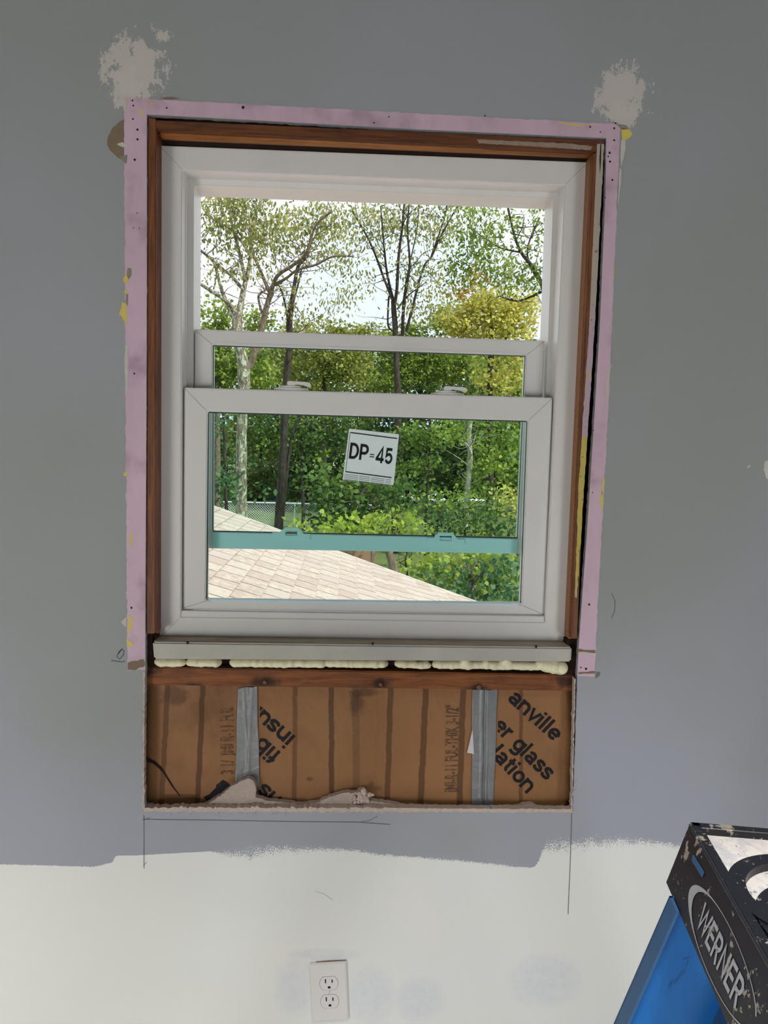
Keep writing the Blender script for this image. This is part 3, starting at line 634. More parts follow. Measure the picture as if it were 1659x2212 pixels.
def ktext(s, px, py, size, deg, mat=None, clip=None, width=None, font=False, bold=.02, sx=1, wt=.138):
    me = text_pts(s, size, bold, sx) if font else glyphs(s, size, width, wt); a = math.radians(deg)
    place(me, P(px, py, .034), (math.cos(a), 0, math.sin(a)), (-math.sin(a), 0, math.cos(a)))
    if clip:
        bm = bmesh.new(); bm.from_mesh(me)
        for (qx, qy, nx, nz) in clip:
            p = P(qx, qy, .034); bmesh.ops.bisect_plane(bm, geom=bm.verts[:]+bm.edges[:]+bm.faces[:], plane_co=p, plane_no=(nx, 0, nz), clear_outer=True)
        bm.to_mesh(me); bm.free()
    for v in me.vertices: v.co = onk(v.co)
    return link('printed_lettering', me, mat or M_print, ins)
tp = (1000, 1491, 0, 1)
ktext('anville', 1155, 1548, .046, -41, width=.131, clip=[tp])
ktext('er glass', 1131, 1620, .046, -44, width=.160, clip=[(1074, 1600, -1, 0)])
ktext('lation', 1107, 1663, .046, -46, width=.112, clip=[(1066, 1600, -1, 0)])
ktext('insul', 592, 1568, .046, 139, width=.092, clip=[(561, 1560, -1, 0)])
ktext('fiber', 562, 1603, .046, 139, width=.092, clip=[(561, 1560, -1, 0)])
ktext('ns', 582, 1716, .046, 139)
lg = poly_slab(rough_loop([(440, 1722), (452, 1716), (456, 1712), (466, 1702), (468, 1694), (482, 1685), (490, 1690), (497, 1697), (478, 1712), (460, 1722), (446, 1732)], 5, .8, 4), .0325, None)
for v in lg.vertices: v.co = onk(v.co)
link('printed_lettering', lg, M_print, ins)
ktext('JMI-R-11 FUL-THIK 3-1/2"', 977, 1617, .036, 91, font=True, bold=.02, sx=.455, mat=M_faint)
ktext('3 1/  JMI R-11 FUL', 492, 1600, .036, 91, font=True, bold=.02, sx=.50, mat=M_faint)
# tear in the facing
tr_ = [(313, 1637), (322, 1638), (336, 1646), (350, 1660), (362, 1680), (378, 1706), (390, 1722), (386, 1720), (370, 1700), (354, 1674), (342, 1660), (330, 1650), (313, 1644)]
lg = poly_slab(tr_, .0325, None)
for v in lg.vertices: v.co = onk(v.co)
link('paper_tear', lg, M_hole, ins)
# small white label sliver behind the tape
link('paper_label', poly_slab([(1021, 1575), (1009, 1626), (1024, 1629)], .0305, .031), simple('white_paper', (206, 204, 206), .7), label='sliver of white paper sticking out behind the right strip of silver tape', cat='paper')
def tape_material():
    m = Mat('duct_tape', .42, metal=.25, spec=.5)
    m.color(m.mix(m.noise(30, 3), lin((112, 114, 115)), lin((142, 144, 146)))); m.bump(m.noise(22, 3, .5, sz=1.6, dist=.8), .004, .8); return m.m
M_tape = tape_material()
def tape(q, folds, seed, label):
    R = random.Random(seed)
    def fn(px, py, u, v):
        p = P(px + .6*math.sin(v*11+seed), py+ (1.5*math.sin(u*9+seed) if v in (0, 1) else 0), .030); d = 0
        for (fu, sl, wd, am) in folds: t = u-(fu+sl*v); d += am*math.exp(-(t/wd)**2)
        d += .0012*mnoise.noise(Vector((u*1.6, v*5, seed)))*.7+.00035*mnoise.noise(Vector((u*5, v*15, seed+5)))
        return Vector((p.x, ky(p.x, p.z)-.0026-d, p.z))
    o = link('duct_tape', grid(q, 30, 110, fn), M_tape, label=label, cat='duct tape', smooth=True)
    s = o.modifiers.new('t', 'SOLIDIFY'); s.thickness = .0003; return o
tape([(513, 1487), (555, 1482), (561, 1700), (508, 1700)], ((.75, -.3, .06, .0015), (.3, .35, .05, .0012)), 1, 'short crumpled strip of silver duct tape ending behind the broken drywall')
tape([(1021, 1490), (1075, 1489), (1066, 1753), (1019, 1753)], ((.52, .02, .03, -.003), (.62, .02, .06, .002), (.38, .02, .06, .002)), 2, 'longer right strip of silver duct tape with a deep vertical fold')
# broken drywall along the bottom of the cut
mg = Mat('raw_gypsum', .95); cc = mg.mix(mg.noise(40, 4, .7), lin((172, 154, 142)), lin((216, 200, 188))); mg.color(cc); mg.bump(mg.noise(90, 5, .75), .006, 1.0)
ch = [(312, 1742), (322, 1741), (350, 1750), (400, 1745), (437, 1741), (452, 1734), (476, 1720), (500, 1698), (516, 1690), (536, 1681), (548, 1688), (553, 1702), (552, 1722), (575, 1730), (620, 1734), (650, 1739), (690, 1733), (712, 1721), (742, 1713), (770, 1713), (776, 1707), (784, 1706), (793, 1714), (797, 1729), (850, 1737), (868, 1742), (930, 1744), (1010, 1745), (1052, 1747), (1122, 1744), (1130, 1739), (1150, 1738), (1164, 1745), (1200, 1748), (1240, 1752), (1240, 1772), (311, 1772)]
dw = link('broken_drywall', poly_slab(dedupe(rough_loop(ch, 5, 1.1, 21)), .014, .028), mg.m, label='ragged pale drywall left along the bottom of the cut, with a peaked piece', cat='drywall')
lip = [(310, 1744)]+jit((310, 1744), (880, 1745), 31, 2.2, 5)+jit((880, 1746), (1238, 1748), 33, 1.0, 5)+[(1239, 1755)]+jit((1239, 1755), (309, 1753), 32, 1.0, 6)
link('crumbled_lip', poly_slab(dedupe(lip), -.0008, .0145), simple('pale_crumbled_gypsum', (226, 208, 196), .95, var=.2, scale=150, bump=.004), dw)
for pa_, pb_, sd_ in (((309, 1452), (308, 1750), 41), ((1241, 1466), (1234, 1752), 42)):
    w_ = 3.2 if sd_ == 41 else 2.2
    e_ = jit(pa_, pb_, sd_, 1.0, 5)+[(pb_[0]+w_, pb_[1])]+jit((pb_[0]+w_, pb_[1]), (pa_[0]+w_, pa_[1]), sd_+5, .9, 5)
    link('cut_edge', poly_slab(dedupe(e_), -.0007, .0135), bpy.data.materials['pale_crumbled_gypsum'], dw)
R = random.Random(5); bm = bmesh.new()
for i in range(170):
    px = R.uniform(314, 1236) if i < 120 else R.gauss(783, 9); py = (R.gauss(1747, 2.2) if i < 120 else R.gauss(1722, 6))
    if i < 80: px = R.uniform(360, 860)
    r = R.uniform(.0012, .0042) if i < 120 else R.uniform(.003, .006)
    mm = Matrix.Translation(P(px, py, .010)) @ Matrix.Rotation(R.uniform(0, 6), 4, Vector((R.random(), R.random(), R.random())).normalized()) @ Matrix.Diagonal((R.uniform(.7, 2), 1, R.uniform(.5, 1), 1))
    bmesh.ops.create_icosphere(bm, subdivisions=1, radius=r, matrix=mm)
link('gypsum_crumbs', bm_mesh(bm), simple('crumbled_gypsum', (200, 180, 168), .95, var=.15, scale=120), dw, kind='stuff')
bm = bmesh.new()
for s_ in range(46):
    side = R.random(); px, py = (R.uniform(309, 313), R.uniform(1470, 1760)) if side < .55 else ((R.uniform(330, 620), R.uniform(1752, 1758)) if side < .85 else (R.uniform(1238, 1246), R.uniform(1480, 1750)))
    a = P(px, py, -.0005); b = P(px+R.uniform(-8, 2), py+R.uniform(2, 11), -.002); cyl(bm, a, b, .00035, .0001, 5)
link('frayed_paper_edge', bm_mesh(bm), simple('frayed_paper', (150, 130, 118), .9), dw, kind='stuff')

# ------------------------------------------------------------------ outlet
ot = empty('wall_outlet', 'white double electrical outlet on the primed lower wall', 'outlet', loc=tuple(P(710, 2200)))
opl = [P(a, b) for a, b in ((670, 2078), (750, 2073.5), (753, 2199), (673, 2204))]
O0 = (opl[0]+opl[1]+opl[2]+opl[3])/4; ax = ((opl[1]-opl[0])+(opl[2]-opl[3])).normalized(); az = Vector((-ax.z, 0, ax.x)); loc0 = ot.location
hw, hh = ((opl[1]-opl[0]).length+(opl[2]-opl[3]).length)/4, ((opl[0]-opl[3]).length+(opl[1]-opl[2]).length)/4
def OL(x, z, y): return O0+ax*x+az*z+Vector((0, y, 0))-loc0
def oslab(pts, y0, y1, r=0):
    bm = bmesh.new(); f = [bm.verts.new(OL(a, b, y0)) for a, b in pts]; g = [bm.verts.new(OL(a, b, y1)) for a, b in pts]
    bm.faces.new(f); bm.faces.new(g[::-1]); n = len(pts)
    for i in range(n): bm.faces.new((f[i], g[i], g[(i+1) % n], f[(i+1) % n]))
    bmesh.ops.recalc_face_normals(bm, faces=bm.faces)
    if r:
        es = [e for e in bm.edges if all(abs((v.co+loc0).y-(y0+O0.y)) < 1e-5 for v in e.verts)]; bmesh.ops.bevel(bm, geom=es, offset=r, segments=4, affect='EDGES')
    return bm_mesh(bm)
M_ow = simple('outlet_plastic', (222, 220, 219), .3, var=.01, spec=.5); M_os = simple('outlet_slot', (14, 14, 18), .8); M_og = simple('outlet_gap', (92, 92, 94), .8)
def plate_me():
    bm = bmesh.new(); L_ = []
    for ins_, y_ in ((0, 0), (0, -.0028), (.0010, -.0046), (.0026, -.0058), (.0046, -.0062)):
        a, b, ring_ = hw-ins_, hh-ins_, []
        rc = max(.0004, .0022-ins_*.3)
        for (sx2, sz2, a0) in ((1, 1, 0), (-1, 1, 90), (-1, -1, 180), (1, -1, 270)):
            for t in (0, 30, 60, 90): ring_.append(bm.verts.new(OL(sx2*(a-rc)+rc*math.cos(math.radians(a0+t)), sz2*(b-rc)+rc*math.sin(math.radians(a0+t)), y_)))
        L_.append(ring_)
    for p_, q_ in zip(L_, L_[1:]):
        for k in range(16): bm.faces.new((p_[k], p_[(k+1) % 16], q_[(k+1) % 16], q_[k]))
    bm.faces.new(L_[-1]); return bm_mesh(bm)
link('cover_plate', plate_me(), M_ow, ot)
def recep(cz):
    s = .0178
    def rp(k): return [(max(-1, min(1, math.cos(t)))*s*k, max(-.8, min(.8, math.sin(t)))*s*k*.98+cz) for t in [2*math.pi*i/48 for i in range(48)]]
    g = link('receptacle', oslab(rp(1.0), -.0066, -.004), M_ow, ot)
    link('gap_ring', oslab(rp(1.035), -.00632, -.005), M_og, g)
    for (cx, h) in ((-.0064, .0085), (.0066, .0070)):
        link('slot', oslab([(cx-.0012, cz+.001), (cx+.0012, cz+.001), (cx+.0012, cz+.001+h), (cx-.0012, cz+.001+h)], -.0068, -.005), M_os, g)
    link('ground_hole', oslab([(.0002+.0029*math.cos(t), cz-.0085+.0029*max(-.6, math.sin(t))) for t in [2*math.pi*i/20 for i in range(20)]], -.0068, -.005), M_os, g)
recep(.0188); recep(-.0188)
sc_ = link('cover_screw', oslab([(.0030*math.cos(2*math.pi*i/20), .0030*math.sin(2*math.pi*i/20)) for i in range(20)], -.0071, -.005), M_ow, ot)
link('screw_slot', oslab([(-.0019, -.0025), (-.0014, -.0028), (.0019, .0025), (.0014, .0028)], -.0073, -.006), M_og, sc_)
link('chipped_edge', oslab([(-.022, hh-.0006), (hw-.001, hh-.0006), (hw-.001, hh+.0006), (0, hh+.0012), (-.024, hh+.0002)], -.0028, 0), M_torn, ot)

# ------------------------------------------------------------------ step ladder
A = P(1489, 1777, -.56); B = Pz(1659, 2079, A.z); dv = (A-B).normalized(); ev = Vector((dv.y, -dv.x, 0)); zu = Vector((0, 0, 1))
Cc = Ppl(1437, 1907, A, dv); so2 = (Cc-A); hC = -so2.z; out = -so2.dot(ev)
lad = empty('step_ladder', 'blue step ladder with a paint-spattered black top cap, lower right corner', 'ladder', loc=(A.x+.1, A.y-.2, 0))
LO = Vector(lad.location)
def LP(e, d, z): return A+ev*e+dv*d+zu*z-LO      # e across, d along (0 = far end, negative nearer), z up from the cap's top
mc = Mat('black_plastic_spattered', .42, spec=.5)
c = mc.mix(mc.noise(38, 4, .72, off=1).ss(.60, .645), lin((26, 27, 38)), lin((168, 158, 144))); c = mc.mix(mc.noise(150, 3, .7, off=4).ss(.68, .72), c, lin((196, 192, 188))); mc.color(c); M_cap = mc.m
mc = Mat('paint_coated_tray', .22, spec=.9)
c = mc.mix(mc.noise(22, 5, .7, sx=2, off=1).ss(.44, .6), lin((250, 244, 238)), lin((222, 222, 228))); c = mc.mix(mc.noise(60, 4, .75, off=3).ss(.60, .66)*.8, c, lin((42, 44, 60))); mc.color(c); mc.bump(mc.noise(50, 4), .002); M_tray = mc.m
mb = Mat('blue_fiberglass', .35, spec=.4); c = mb.mix(mb.noise(40, 4, .6, sz=.4), lin((10, 98, 182)), lin((36, 128, 208))); c = mb.mix(mb.noise(30, 4, .7, off=6).ss(.72, .75), c, lin((150, 160, 160))); mb.color(c); M_blue = mb.m
M_blued = simple('blue_fiberglass_flange', (58, 98, 140), .5, var=.12, scale=60)
M_alu = simple('aluminium', (180, 182, 186), .35, metal=.8)
Lc, Wc = -.42, .225; rim = .010
bm = bmesh.new()                              # skirts and end walls
def lhex(a, b): hexa(bm, [LP(*p) for p in a], [LP(*p) for p in b])
th = .005
lhex([(0, 0, 0), (0, Lc, 0), (-out, Lc, -hC), (-out, 0, -hC)], [(th, 0, 0), (th, Lc, 0), (-out+th, Lc, -hC), (-out+th, 0, -hC)])
lhex([(Wc, 0, 0), (Wc, Lc, 0), (Wc+out, Lc, -hC), (Wc+out, 0, -hC)], [(Wc-th, 0, 0), (Wc-th, Lc, 0), (Wc+out-th, Lc, -hC), (Wc+out-th, 0, -hC)])
lhex([(0, 0, 0), (Wc, 0, 0), (Wc+out, 0, -hC), (-out, 0, -hC)], [(0, -th, 0), (Wc, -th, 0), (Wc+out, -th, -hC), (-out, -th, -hC)])
lhex([(0, Lc, 0), (Wc, Lc, 0), (Wc+out, Lc, -hC), (-out, Lc, -hC)], [(0, Lc+th, 0), (Wc, Lc+th, 0), (Wc+out, Lc+th, -hC), (-out, Lc+th, -hC)])
bmesh.ops.recalc_face_normals(bm, faces=bm.faces); bev(bm, .002)
cap = link('top_cap', bm_mesh(bm), M_cap, lad)
bm = bmesh.new()                              # rim and top ribs
for (e0, e1, d0, d1) in ((-.001, .013, Lc, .001), (Wc-.013, Wc+.001, Lc, .001), (0, Wc, -.012, .001), (0, Wc, Lc, Lc+.012)):
    lhex([(e0, d0, .0015), (e1, d0, .0015), (e1, d1, .0015), (e0, d1, .0015)], [(e0, d0, -.014), (e1, d0, -.014), (e1, d1, -.014), (e0, d1, -.014)])
bmesh.ops.recalc_face_normals(bm, faces=bm.faces); bev(bm, .0025, 3)
link('cap_rim', bm_mesh(bm), M_cap, cap)
bm = bmesh.new(); lhex([(.006, Lc+.005, -.008), (Wc-.006, Lc+.005, -.008), (Wc-.006, -.006, -.008), (.006, -.006, -.008)], [(.006, Lc+.005, -.013), (Wc-.006, Lc+.005, -.013), (Wc-.006, -.006, -.013), (.006, -.006, -.013)])
link('tray', bm_mesh(bm), M_tray, cap, label='recessed tray coated in white paint')
def ring3(ce, cdd, r0, r1, z0, z1, mat, name, n=64):
    bm = bmesh.new(); V = []
    for k in range(n):
        t = 2*math.pi*k/n; V.append([bm.verts.new(LP(ce+r*math.cos(t), cdd+r*math.sin(t), z)) for r, z in ((r0, z0), (r0, z1), (r1, z1), (r1, z0))])
    for k in range(n):
        for j in range(4): bm.faces.new((V[k][j], V[k][(j+1) % 4], V[(k+1) % n][(j+1) % 4], V[(k+1) % n][j]))
    return link(name, bm_mesh(bm), mat, cap)
ring3(.0895, -.147, .069, .0865, -.008, .001, M_cap, 'bucket_ring'); ring3(.098, -.196, .064, .084, -.0078, -.0005, M_cap, 'tool_hole_ring')
bm = bmesh.new(); cyl(bm, LP(.098, -.196, -.0085), LP(.098, -.196, -.0062), .064, n=40); link('tool_hole', bm_mesh(bm), simple('tan_hole_bottom', (176, 150, 112), .5), cap)
bm = bmesh.new(); lhex([(.012, -.285, 0), (Wc-.012, -.285, 0), (Wc-.012, -.30, 0), (.012, -.30, 0)], [(.012, -.285, -.01), (Wc-.012, -.285, -.01), (Wc-.012, -.30, -.01), (.012, -.30, -.01)]); link('cap_rib', bm_mesh(bm), M_cap, cap)
# logo and lettering on the left skirt
sn = (LP(-out, 0, -hC)-LP(0, 0, 0)).normalized(); nrm = sn.cross(-dv); nrm = nrm if nrm.dot(ev) < 0 else -nrm
def sk(d, s): return LP(0, 0, 0)+(-dv)*d+sn*s+nrm*.0006      # d nearer along the skirt, s down the skirt
M_silver = simple('worn_silver_print', (178, 180, 186), .5, var=.2, scale=90)
vs, fs = [], []; n = 60; cx_, cs_, ra, rb = .172, .048, .104, .028
for k in range(n+1):
    t = math.pi + (k/n-.5)*2*math.pi*.93; wdt = .0015+.0075*max(0, -math.cos(t))**3
    vs += [sk(cx_+ra*math.cos(t), cs_+rb*math.sin(t)), sk(cx_+(ra-wdt*1.8)*math.cos(t), cs_+(rb-wdt*.55)*math.sin(t))]
    if k: fs.append((2*k-2, 2*k-1, 2*k+1, 2*k))
link('logo_ellipse', raw(vs, fs), M_silver, cap)
me = glyphs('WERNER', .037, .128, .12); link('logo_lettering', place(me, sk(.176, .0485), -dv, -sn), M_silver, cap)
bm = bmesh.new(); a_ = [sk(.045, .018), sk(.085, .016), sk(.085, .022), sk(.047, .024)]; b_ = [p+nrm*.001 for p in a_]; hexa(bm, a_, b_); link('side_slot', bm_mesh(bm), M_blued, cap, label='narrow blue slot')
# rails: C channels
pw = A-dv*.034
L1, L2 = Ppl(1446, 1935, pw, dv), Ppl(1325, 2212, pw, dv); rd = (L2-L1).normalized()
R2 = Ppl(1534, 2212, pw, dv); wr = (R2-L2).length*.98
def rail(top0, rdir, wvec, dsign, name):
    top0 = top0+rdir*.0; t_end = top0+rdir*((top0.z)/(-rdir.z)); o = []
    fl = .032; tk = .0035; dn = -dv*dsign
    def sl(a0, a1, d0, d1):
        bmq = bmesh.new(); q = lambda base: [base+wvec*a0+dn*d0-LO, base+wvec*a1+dn*d0-LO, base+wvec*a1+dn*d1-LO, base+wvec*a0+dn*d1-LO]
        hexa(bmq, q(top0), q(t_end)); bmesh.ops.recalc_face_normals(bmq, faces=bmq.faces); return bmq
    W_ = wvec.length
    r_ = link(name, bm_mesh(sl(0, 1, 0, tk)), M_blue, lad)
    link('rail_flange', bm_mesh(sl(0, tk/W_, 0, fl)), M_blued, r_); link('rail_flange', bm_mesh(sl(1-tk/W_, 1, 0, fl)), M_blued, r_)
    bmf = bmesh.new(); q = [t_end+wvec*a+dn*b-LO for a, b in ((-.08, -.004), (1.08, -.004), (1.08, fl+.004), (-.08, fl+.004))]
    hexa(bmf, [Vector((v.x, v.y, .001)) for v in q], [Vector((v.x, v.y, .05)) for v in q]); link('rubber_foot', bm_mesh(bmf), simple('black_rubber', (24, 24, 26), .8) if 'black_rubber' not in bpy.data.materials else bpy.data.materials['black_rubber'], r_)
wv = ev*wr
rail(L1, rd, wv, 1, 'front_rail')
sc2 = []
for (a, b, c_, d_) in ((1470, 2110, 1476, 2096), (1476, 2106, 1482, 2092), (1483, 2090, 1487, 2074), (1476, 2073, 1490, 2068), (1449, 2132, 1454, 2118), (1456, 2128, 1461, 2116), (1444, 2136, 1450, 2120), (1461, 2122, 1466, 2112), (1465, 2116, 1471, 2104)):
    u_, v_ = Ppl(a, b, pw-dv*.0042, dv), Ppl(c_, d_, pw-dv*.0042, dv); n_ = (v_-u_).cross(dv).normalized()*.0003
    sc2.append(raw([u_-n_-LO, u_+n_-LO, v_+n_-LO, v_-n_-LO], [(0, 1, 2, 3)]))
link('rail_marking', merge(sc2), M_blued, lad)
near = dv*(Lc+.06)
rail(L1+near, rd, wv, -1, 'front_rail')
rd2 = (rd - 2*rd.dot(ev)*ev).normalized()
rail(A+ev*(Wc-.03)-zu*.06-dv*.04, rd2, ev*.045, 1, 'rear_leg'); rail(A+ev*(Wc-.03)-zu*.06-dv*.04+near, rd2, ev*.045, -1, 'rear_leg')
for zz in (.66, .36):
    p0 = L1+rd*((L1.z-zz)/(-rd.z)); bm = bmesh.new()
    q = [p0+ev*.004-dv*.006-LO, p0+ev*(wr-.004)-dv*.006-LO, p0+ev*(wr-.004)-dv*(-Lc-.07)-LO, p0+ev*.004-dv*(-Lc-.07)-LO]
    hexa(bm, q, [v-zu*.025 for v in q]); link('step', bm_mesh(bm), M_alu, lad)

# ------------------------------------------------------------------ outdoors
GZ = -2.75; CY = CAM.y
def smoothpath(pts, rad, sub=5):
    n = len(pts); out_, ro = [], []
    for i in range(n-1):
        p0, p1, p2, p3 = pts[max(i-1, 0)], pts[i], pts[i+1], pts[min(i+2, n-1)]
        for k in range(sub):
            t = k/sub; out_.append(.5*((2*p1)+(p2-p0)*t+(2*p0-5*p1+4*p2-p3)*t*t+(3*p1-p0-3*p2+p3)*t**3)); ro.append(rad[i]*(1-t)+rad[i+1]*t)
    return out_+[pts[-1]], ro+[rad[-1]]
def tube(vs, fs, pts, rad, n=8, nz_=.12, seed=0):
    base = len(vs); m_ = len(pts); a = None
    for i in range(m_):
        d = (pts[min(i+1, m_-1)]-pts[max(i-1, 0)]).normalized()
        a = (d.orthogonal() if a is None else (a-d*a.dot(d))).normalized(); b = d.cross(a)
        for k in range(n):
            t = 2*math.pi*k/n; rr__ = rad[i]*(1+nz_*mnoise.noise(Vector((k*1.7, i*.45, seed))))
            vs.append(pts[i]+(a*math.cos(t)+b*math.sin(t))*rr__)
    for i in range(m_-1):
        for k in range(n): fs.append((base+i*n+k, base+i*n+(k+1) % n, base+(i+1)*n+(k+1) % n, base+(i+1)*n+k))
    fs.append(tuple(base+(m_-1)*n+k for k in range(n)))
rng = np.random.default_rng(11)
MAPLE = np.array([(0, -.03), (.20, .10), (.44, .04), (.40, .30), (.50, .56), (.28, .60), (0, 1.0), (-.24, .62), (-.48, .52), (-.38, .30), (-.46, .06), (-.20, .10)])
OAK = np.array([(0, 0), (.20, .35), (.17, .7), (0, 1.0), (-.17, .7), (-.20, .35)])
OVAL = np.array([(0, 0), (.24, .25), (.30, .52), (.16, .82), (0, 1.0), (-.16, .82), (-.30, .52), (-.24, .25)])
def leaf_mesh(blobs, size, shape, D, cover, per=14, spread=1.0, droop=.3, thick=.8, up=.55):
    """blobs: (px, py, rx, ry[, cover]) on the plane at distance D; leaves hang in small sprays inside each ellipsoid"""
    C_, S_ = [], []
    s_px = size*F/D
    for b in blobs:
        cv = cover*(b[4] if len(b) > 4 else 1)
        c = P(b[0], b[1], CY+D); k = D/F; rx, rz = b[2]*k, b[3]*k; ry = thick*(rx+rz)/2
        n = int(cv*math.pi*b[2]*b[3]/(.32*s_px*s_px)); nc = max(1, int(n/per))
        u = rng.normal(size=(nc, 3)); u /= np.linalg.norm(u, axis=1)[:, None]; rad = rng.random(nc)**(1/2.4)
        cen = np.array(c)+u*rad[:, None]*np.array([rx, ry, rz])
        q = np.repeat(cen, per, axis=0)+rng.normal(size=(nc*per, 3))*np.array([1.5, 1.5, .75])*size*spread
        C_.append(q)
    C_ = np.concatenate(C_); n = len(C_)
    sz = size*rng.uniform(.65, 1.25, n)
    az_ = rng.uniform(0, 2*np.pi, n); el = rng.normal(-droop, .45, n)
    t = np.stack([np.cos(az_)*np.cos(el), np.sin(az_)*np.cos(el), np.sin(el)], 1)           # leaf axis
    nn = rng.normal(size=(n, 3))*.6+np.array([.1, -.25, up]); nn -= t*(nn*t).sum(1)[:, None]; nn /= np.linalg.norm(nn, axis=1)[:, None]
    s = np.cross(t, nn); k = len(shape)
    V = C_[:, None, :]+sz[:, None, None]*(shape[None, :, 0, None]*s[:, None, :]+shape[None, :, 1, None]*t[:, None, :] - (np.abs(shape[None, :, 0, None])*.35+shape[None, :, 1, None]**2*.15)*nn[:, None, :])
    me = bpy.data.meshes.new('m'); me.vertices.add(n*k); me.vertices.foreach_set('co', V.reshape(-1).astype(np.float32))
    me.loops.add(n*k); me.loops.foreach_set('vertex_index', np.arange(n*k, dtype=np.int32))
    me.polygons.add(n); me.polygons.foreach_set('loop_start', np.arange(0, n*k, k, dtype=np.int32)); me.update(calc_edges=True)
    return me
def leaf_mat(name, cols, trans=.45, rough=.5):
    m = bpy.data.materials.new(name); m.use_nodes = True; t = m.node_tree; t.nodes.clear()
    g = t.nodes.new('ShaderNodeNewGeometry'); cr = t.nodes.new('ShaderNodeValToRGB'); cr.color_ramp.interpolation = 'LINEAR'
    while len(cr.color_ramp.elements) < len(cols): cr.color_ramp.elements.new(.5)
    for i, c in enumerate(cols): cr.color_ramp.elements[i].position = i/(len(cols)-1); cr.color_ramp.elements[i].color = c4(lin(c))
    n = t.nodes.new('ShaderNodeTexNoise'); n.inputs['Scale'].default_value = .8; t.links.new(g.outputs['Position'], n.inputs['Vector'])
    ad = t.nodes.new('ShaderNodeMath'); ad.operation = 'MULTIPLY_ADD'; ad.inputs[1].default_value = .6; t.links.new(g.outputs['Random Per Island'], ad.inputs[0])
    sb_ = t.nodes.new('ShaderNodeMath'); sb_.operation = 'MULTIPLY_ADD'; sb_.inputs[1].default_value = 1.3; sb_.inputs[2].default_value = -.45; t.links.new(n.outputs['Fac'], sb_.inputs[0]); t.links.new(sb_.outputs[0], ad.inputs[2])
    t.links.new(ad.outputs[0], cr.inputs['Fac'])
    pr = t.nodes.new('ShaderNodeBsdfPrincipled'); pr.inputs['Roughness'].default_value = rough; pr.inputs['Specular IOR Level'].default_value = .3
    tl = t.nodes.new('ShaderNodeBsdfTranslucent'); mx = t.nodes.new('ShaderNodeMixShader'); mx.inputs[0].default_value = trans; o = t.nodes.new('ShaderNodeOutputMaterial')
    t.links.new(cr.outputs[0], pr.inputs['Base Color']); t.links.new(cr.outputs[0], tl.inputs['Color']); t.links.new(pr.outputs[0], mx.inputs[1]); t.links.new(tl.outputs[0], mx.inputs[2]); t.links.new(mx.outputs[0], o.inputs[0])
    return m
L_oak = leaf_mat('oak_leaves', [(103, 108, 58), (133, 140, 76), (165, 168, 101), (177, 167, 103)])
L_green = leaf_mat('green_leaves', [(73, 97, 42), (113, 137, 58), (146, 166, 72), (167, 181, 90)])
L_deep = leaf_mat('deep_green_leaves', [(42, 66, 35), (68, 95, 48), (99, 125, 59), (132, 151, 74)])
L_lime = leaf_mat('lime_leaves', [(113, 136, 49), (154, 172, 63), (188, 197, 89)])
L_gold = leaf_mat('golden_leaves', [(156, 156, 70), (189, 188, 88), (209, 206, 115), (193, 188, 99)])
L_teal = leaf_mat('dogwood_leaves', [(61, 91, 59), (85, 119, 75), (115, 147, 93)])
L_far = leaf_mat('far_leaves', [(88, 103, 48), (125, 137, 62), (158, 163, 79), (183, 180, 93)])
L_red = leaf_mat('russet_leaves', [(179, 107, 70), (193, 151, 88), (181, 163, 89)])
def bark(name, a, b, patch=None, sc_n=14):
    m = Mat(name, .9); n = m.noise(sc_n, 5, .7, sz=.3); c = m.mix(n.ss(.35, .65), lin(a), lin(b))
    if patch: c = m.mix(m.noise(9, 5, .75, off=5, sz=.6).ss(.50, .58), c, lin(patch))
    m.color(c); m.bump(n, .03, .8); return m.m
B_lich = bark('lichen_bark', (84, 76, 64), (130, 122, 104), (172, 180, 158)); B_dark = bark('dark_bark', (44, 38, 34), (74, 66, 58)); B_mid = bark('grey_brown_bark', (92, 80, 68), (134, 120, 104)); B_pale = bark('pale_bark', (160, 156, 140), (196, 194, 178))
